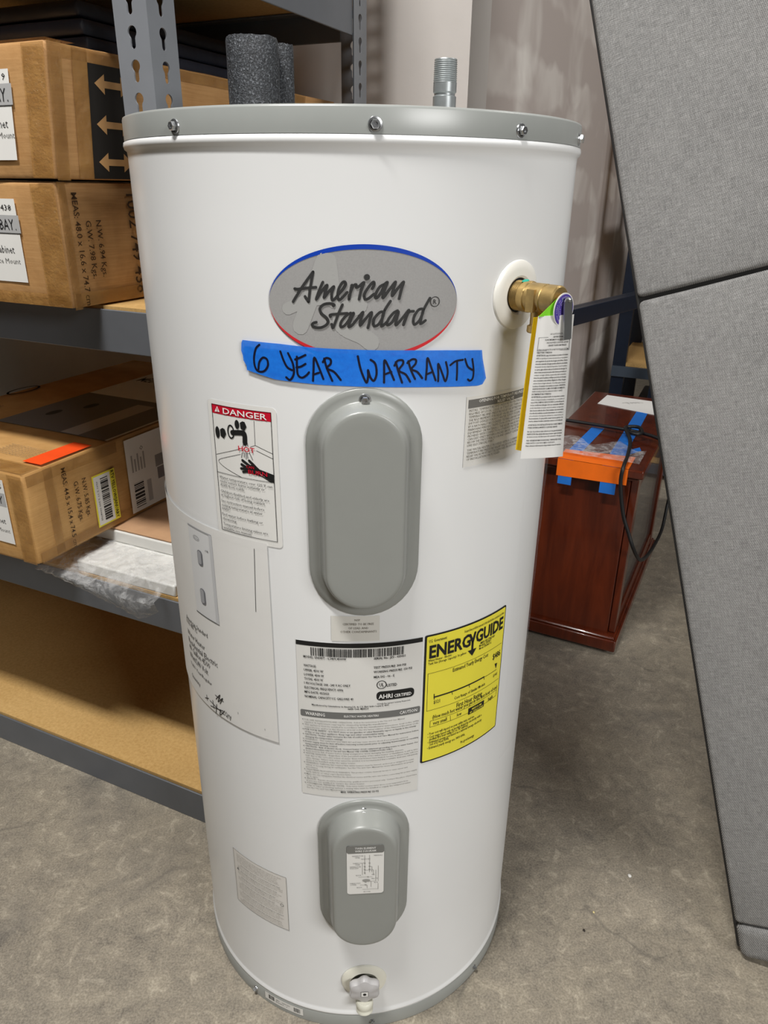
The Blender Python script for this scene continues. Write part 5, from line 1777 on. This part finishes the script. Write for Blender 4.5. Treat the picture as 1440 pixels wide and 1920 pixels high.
for zt in (0.085, 0.487, 1.05, 1.55):
    MB().box(0.014, 1.188, 0.012, 0.532, zt - 0.014, zt).build('deck', M_particle, nr, smooth=False)
    for y in (-0.012, 0.541):
        MB().box(0.0, 1.2, y, y + 0.012, zt - 0.055, zt - 0.012).build('beam', mat('slate_blue_paint', rgb(62, 72, 84), 0.4), nr, bevel=0.001)


def bag(name, label, cat, loc, sx, sy, sz, m, seed):
    """soft slumped sack"""
    t = thing(name, label, cat, loc, RZ)
    n1, n2 = 22, 12
    rnd_ = random.Random(seed)
    ph = [rnd_.uniform(0, 6) for _ in range(4)]
    vs, fs = [], []
    for j in range(n2 + 1):
        b_ = pi * j / n2
        for i in range(n1):
            a_ = 2 * pi * i / n1
            k = 1 + 0.12 * sin(3 * a_ + ph[0]) * sin(2 * b_ + ph[1]) + 0.06 * sin(7 * a_ + ph[2])
            x = sx * sin(b_) ** 0.7 * cos(a_) * k
            y = sy * sin(b_) ** 0.7 * sin(a_) * k
            z = sz * (0.5 - 0.5 * cos(b_)) ** 0.9 * (1 + 0.05 * sin(4 * a_ + ph[3]))
            vs.append((x, y, z))
    for j in range(n2):
        for i in range(n1):
            k = (i + 1) % n1
            fs.append((j * n1 + i, j * n1 + k, (j + 1) * n1 + k, (j + 1) * n1 + i))
    MB().add(vs, fs).build('cloth', m, t, angle=2)
    zt = sz * 0.97
    MB().tube([(-0.03, 0, zt), (-0.03, 0.01, zt + 0.03), (0.03, 0.01, zt + 0.03), (0.03, 0, zt)], 0.006, 8, 4).build('handle', m, t, angle=2)
    return t


bag('duffel_bag', 'dull grey-brown cloth bag at the back of the navy rack shelf', 'bag', at(0.56, 2.72, 0.488), 0.13, 0.10, 0.24, mat('dull_canvas', rgb(96, 86, 78), 0.85, var=0.15), 3)
tb = thing('storage_bin', 'black plastic bin on the lowest shelf of the navy rack', 'bin', at(0.66, 2.39, 0.0865), RZ)
MB().box(-0.2, 0.2, 0, 0.36, 0, 0.20).build('tub', M_dark, tb, bevel=0.01)
MB().box(-0.21, 0.21, -0.01, 0.37, 0.20, 0.225).build('bin_lid', M_dark, tb, bevel=0.006)
jr = thing('glass_jar', 'dim glass jar standing on the black bin of the navy rack', 'jar', at(0.555, 2.45, 0.3125), RZ)
MB().lathe([(0.035, 0), (0.042, 0.004), (0.042, 0.07), (0.034, 0.082), (0.034, 0.09), (0.030, 0.09), (0.030, 0.08), (0.038, 0.068), (0.038, 0.006)], 28).build('jar_body', M_glass, jr)
MB().lathe([(0.036, 0.088), (0.036, 0.1), (0.034, 0.102)], 28).build('jar_lid', M_zinc, jr)

# crumbs on the concrete
for lab, m_, px_, sz in (('white chip of debris lying on the bare floor right of the heater', ink(232, 230, 224), (0.4937, -0.0038), 0.0032), ('pale yellow crumb on the floor nearer the heater than the white chip', ink(222, 206, 150), (0.4066, -0.0745), 0.0018), ('dark crumb of dirt on the floor below the pale yellow crumb', ink(50, 42, 38), (0.3803, -0.1077), 0.0020)):
    b = MB()
    rr = random.Random(int(sz * 1e5))
    b.lathe([(sz * 0.55, 0.0), (sz, sz * 0.35), (sz * 0.9, sz * 0.7), (sz * 0.4, sz)], 9)
    b.v = [(x * (1 + rr.uniform(-.25, .25)), y * (1.35 + rr.uniform(-.2, .2)), z) for x, y, z in b.v]
    o = b.build('debris_chip', m_, angle=1.0)
    o.location = (px_[0], px_[1], 0)
    tag(o, lab, 'debris', 'crumbs on the floor')
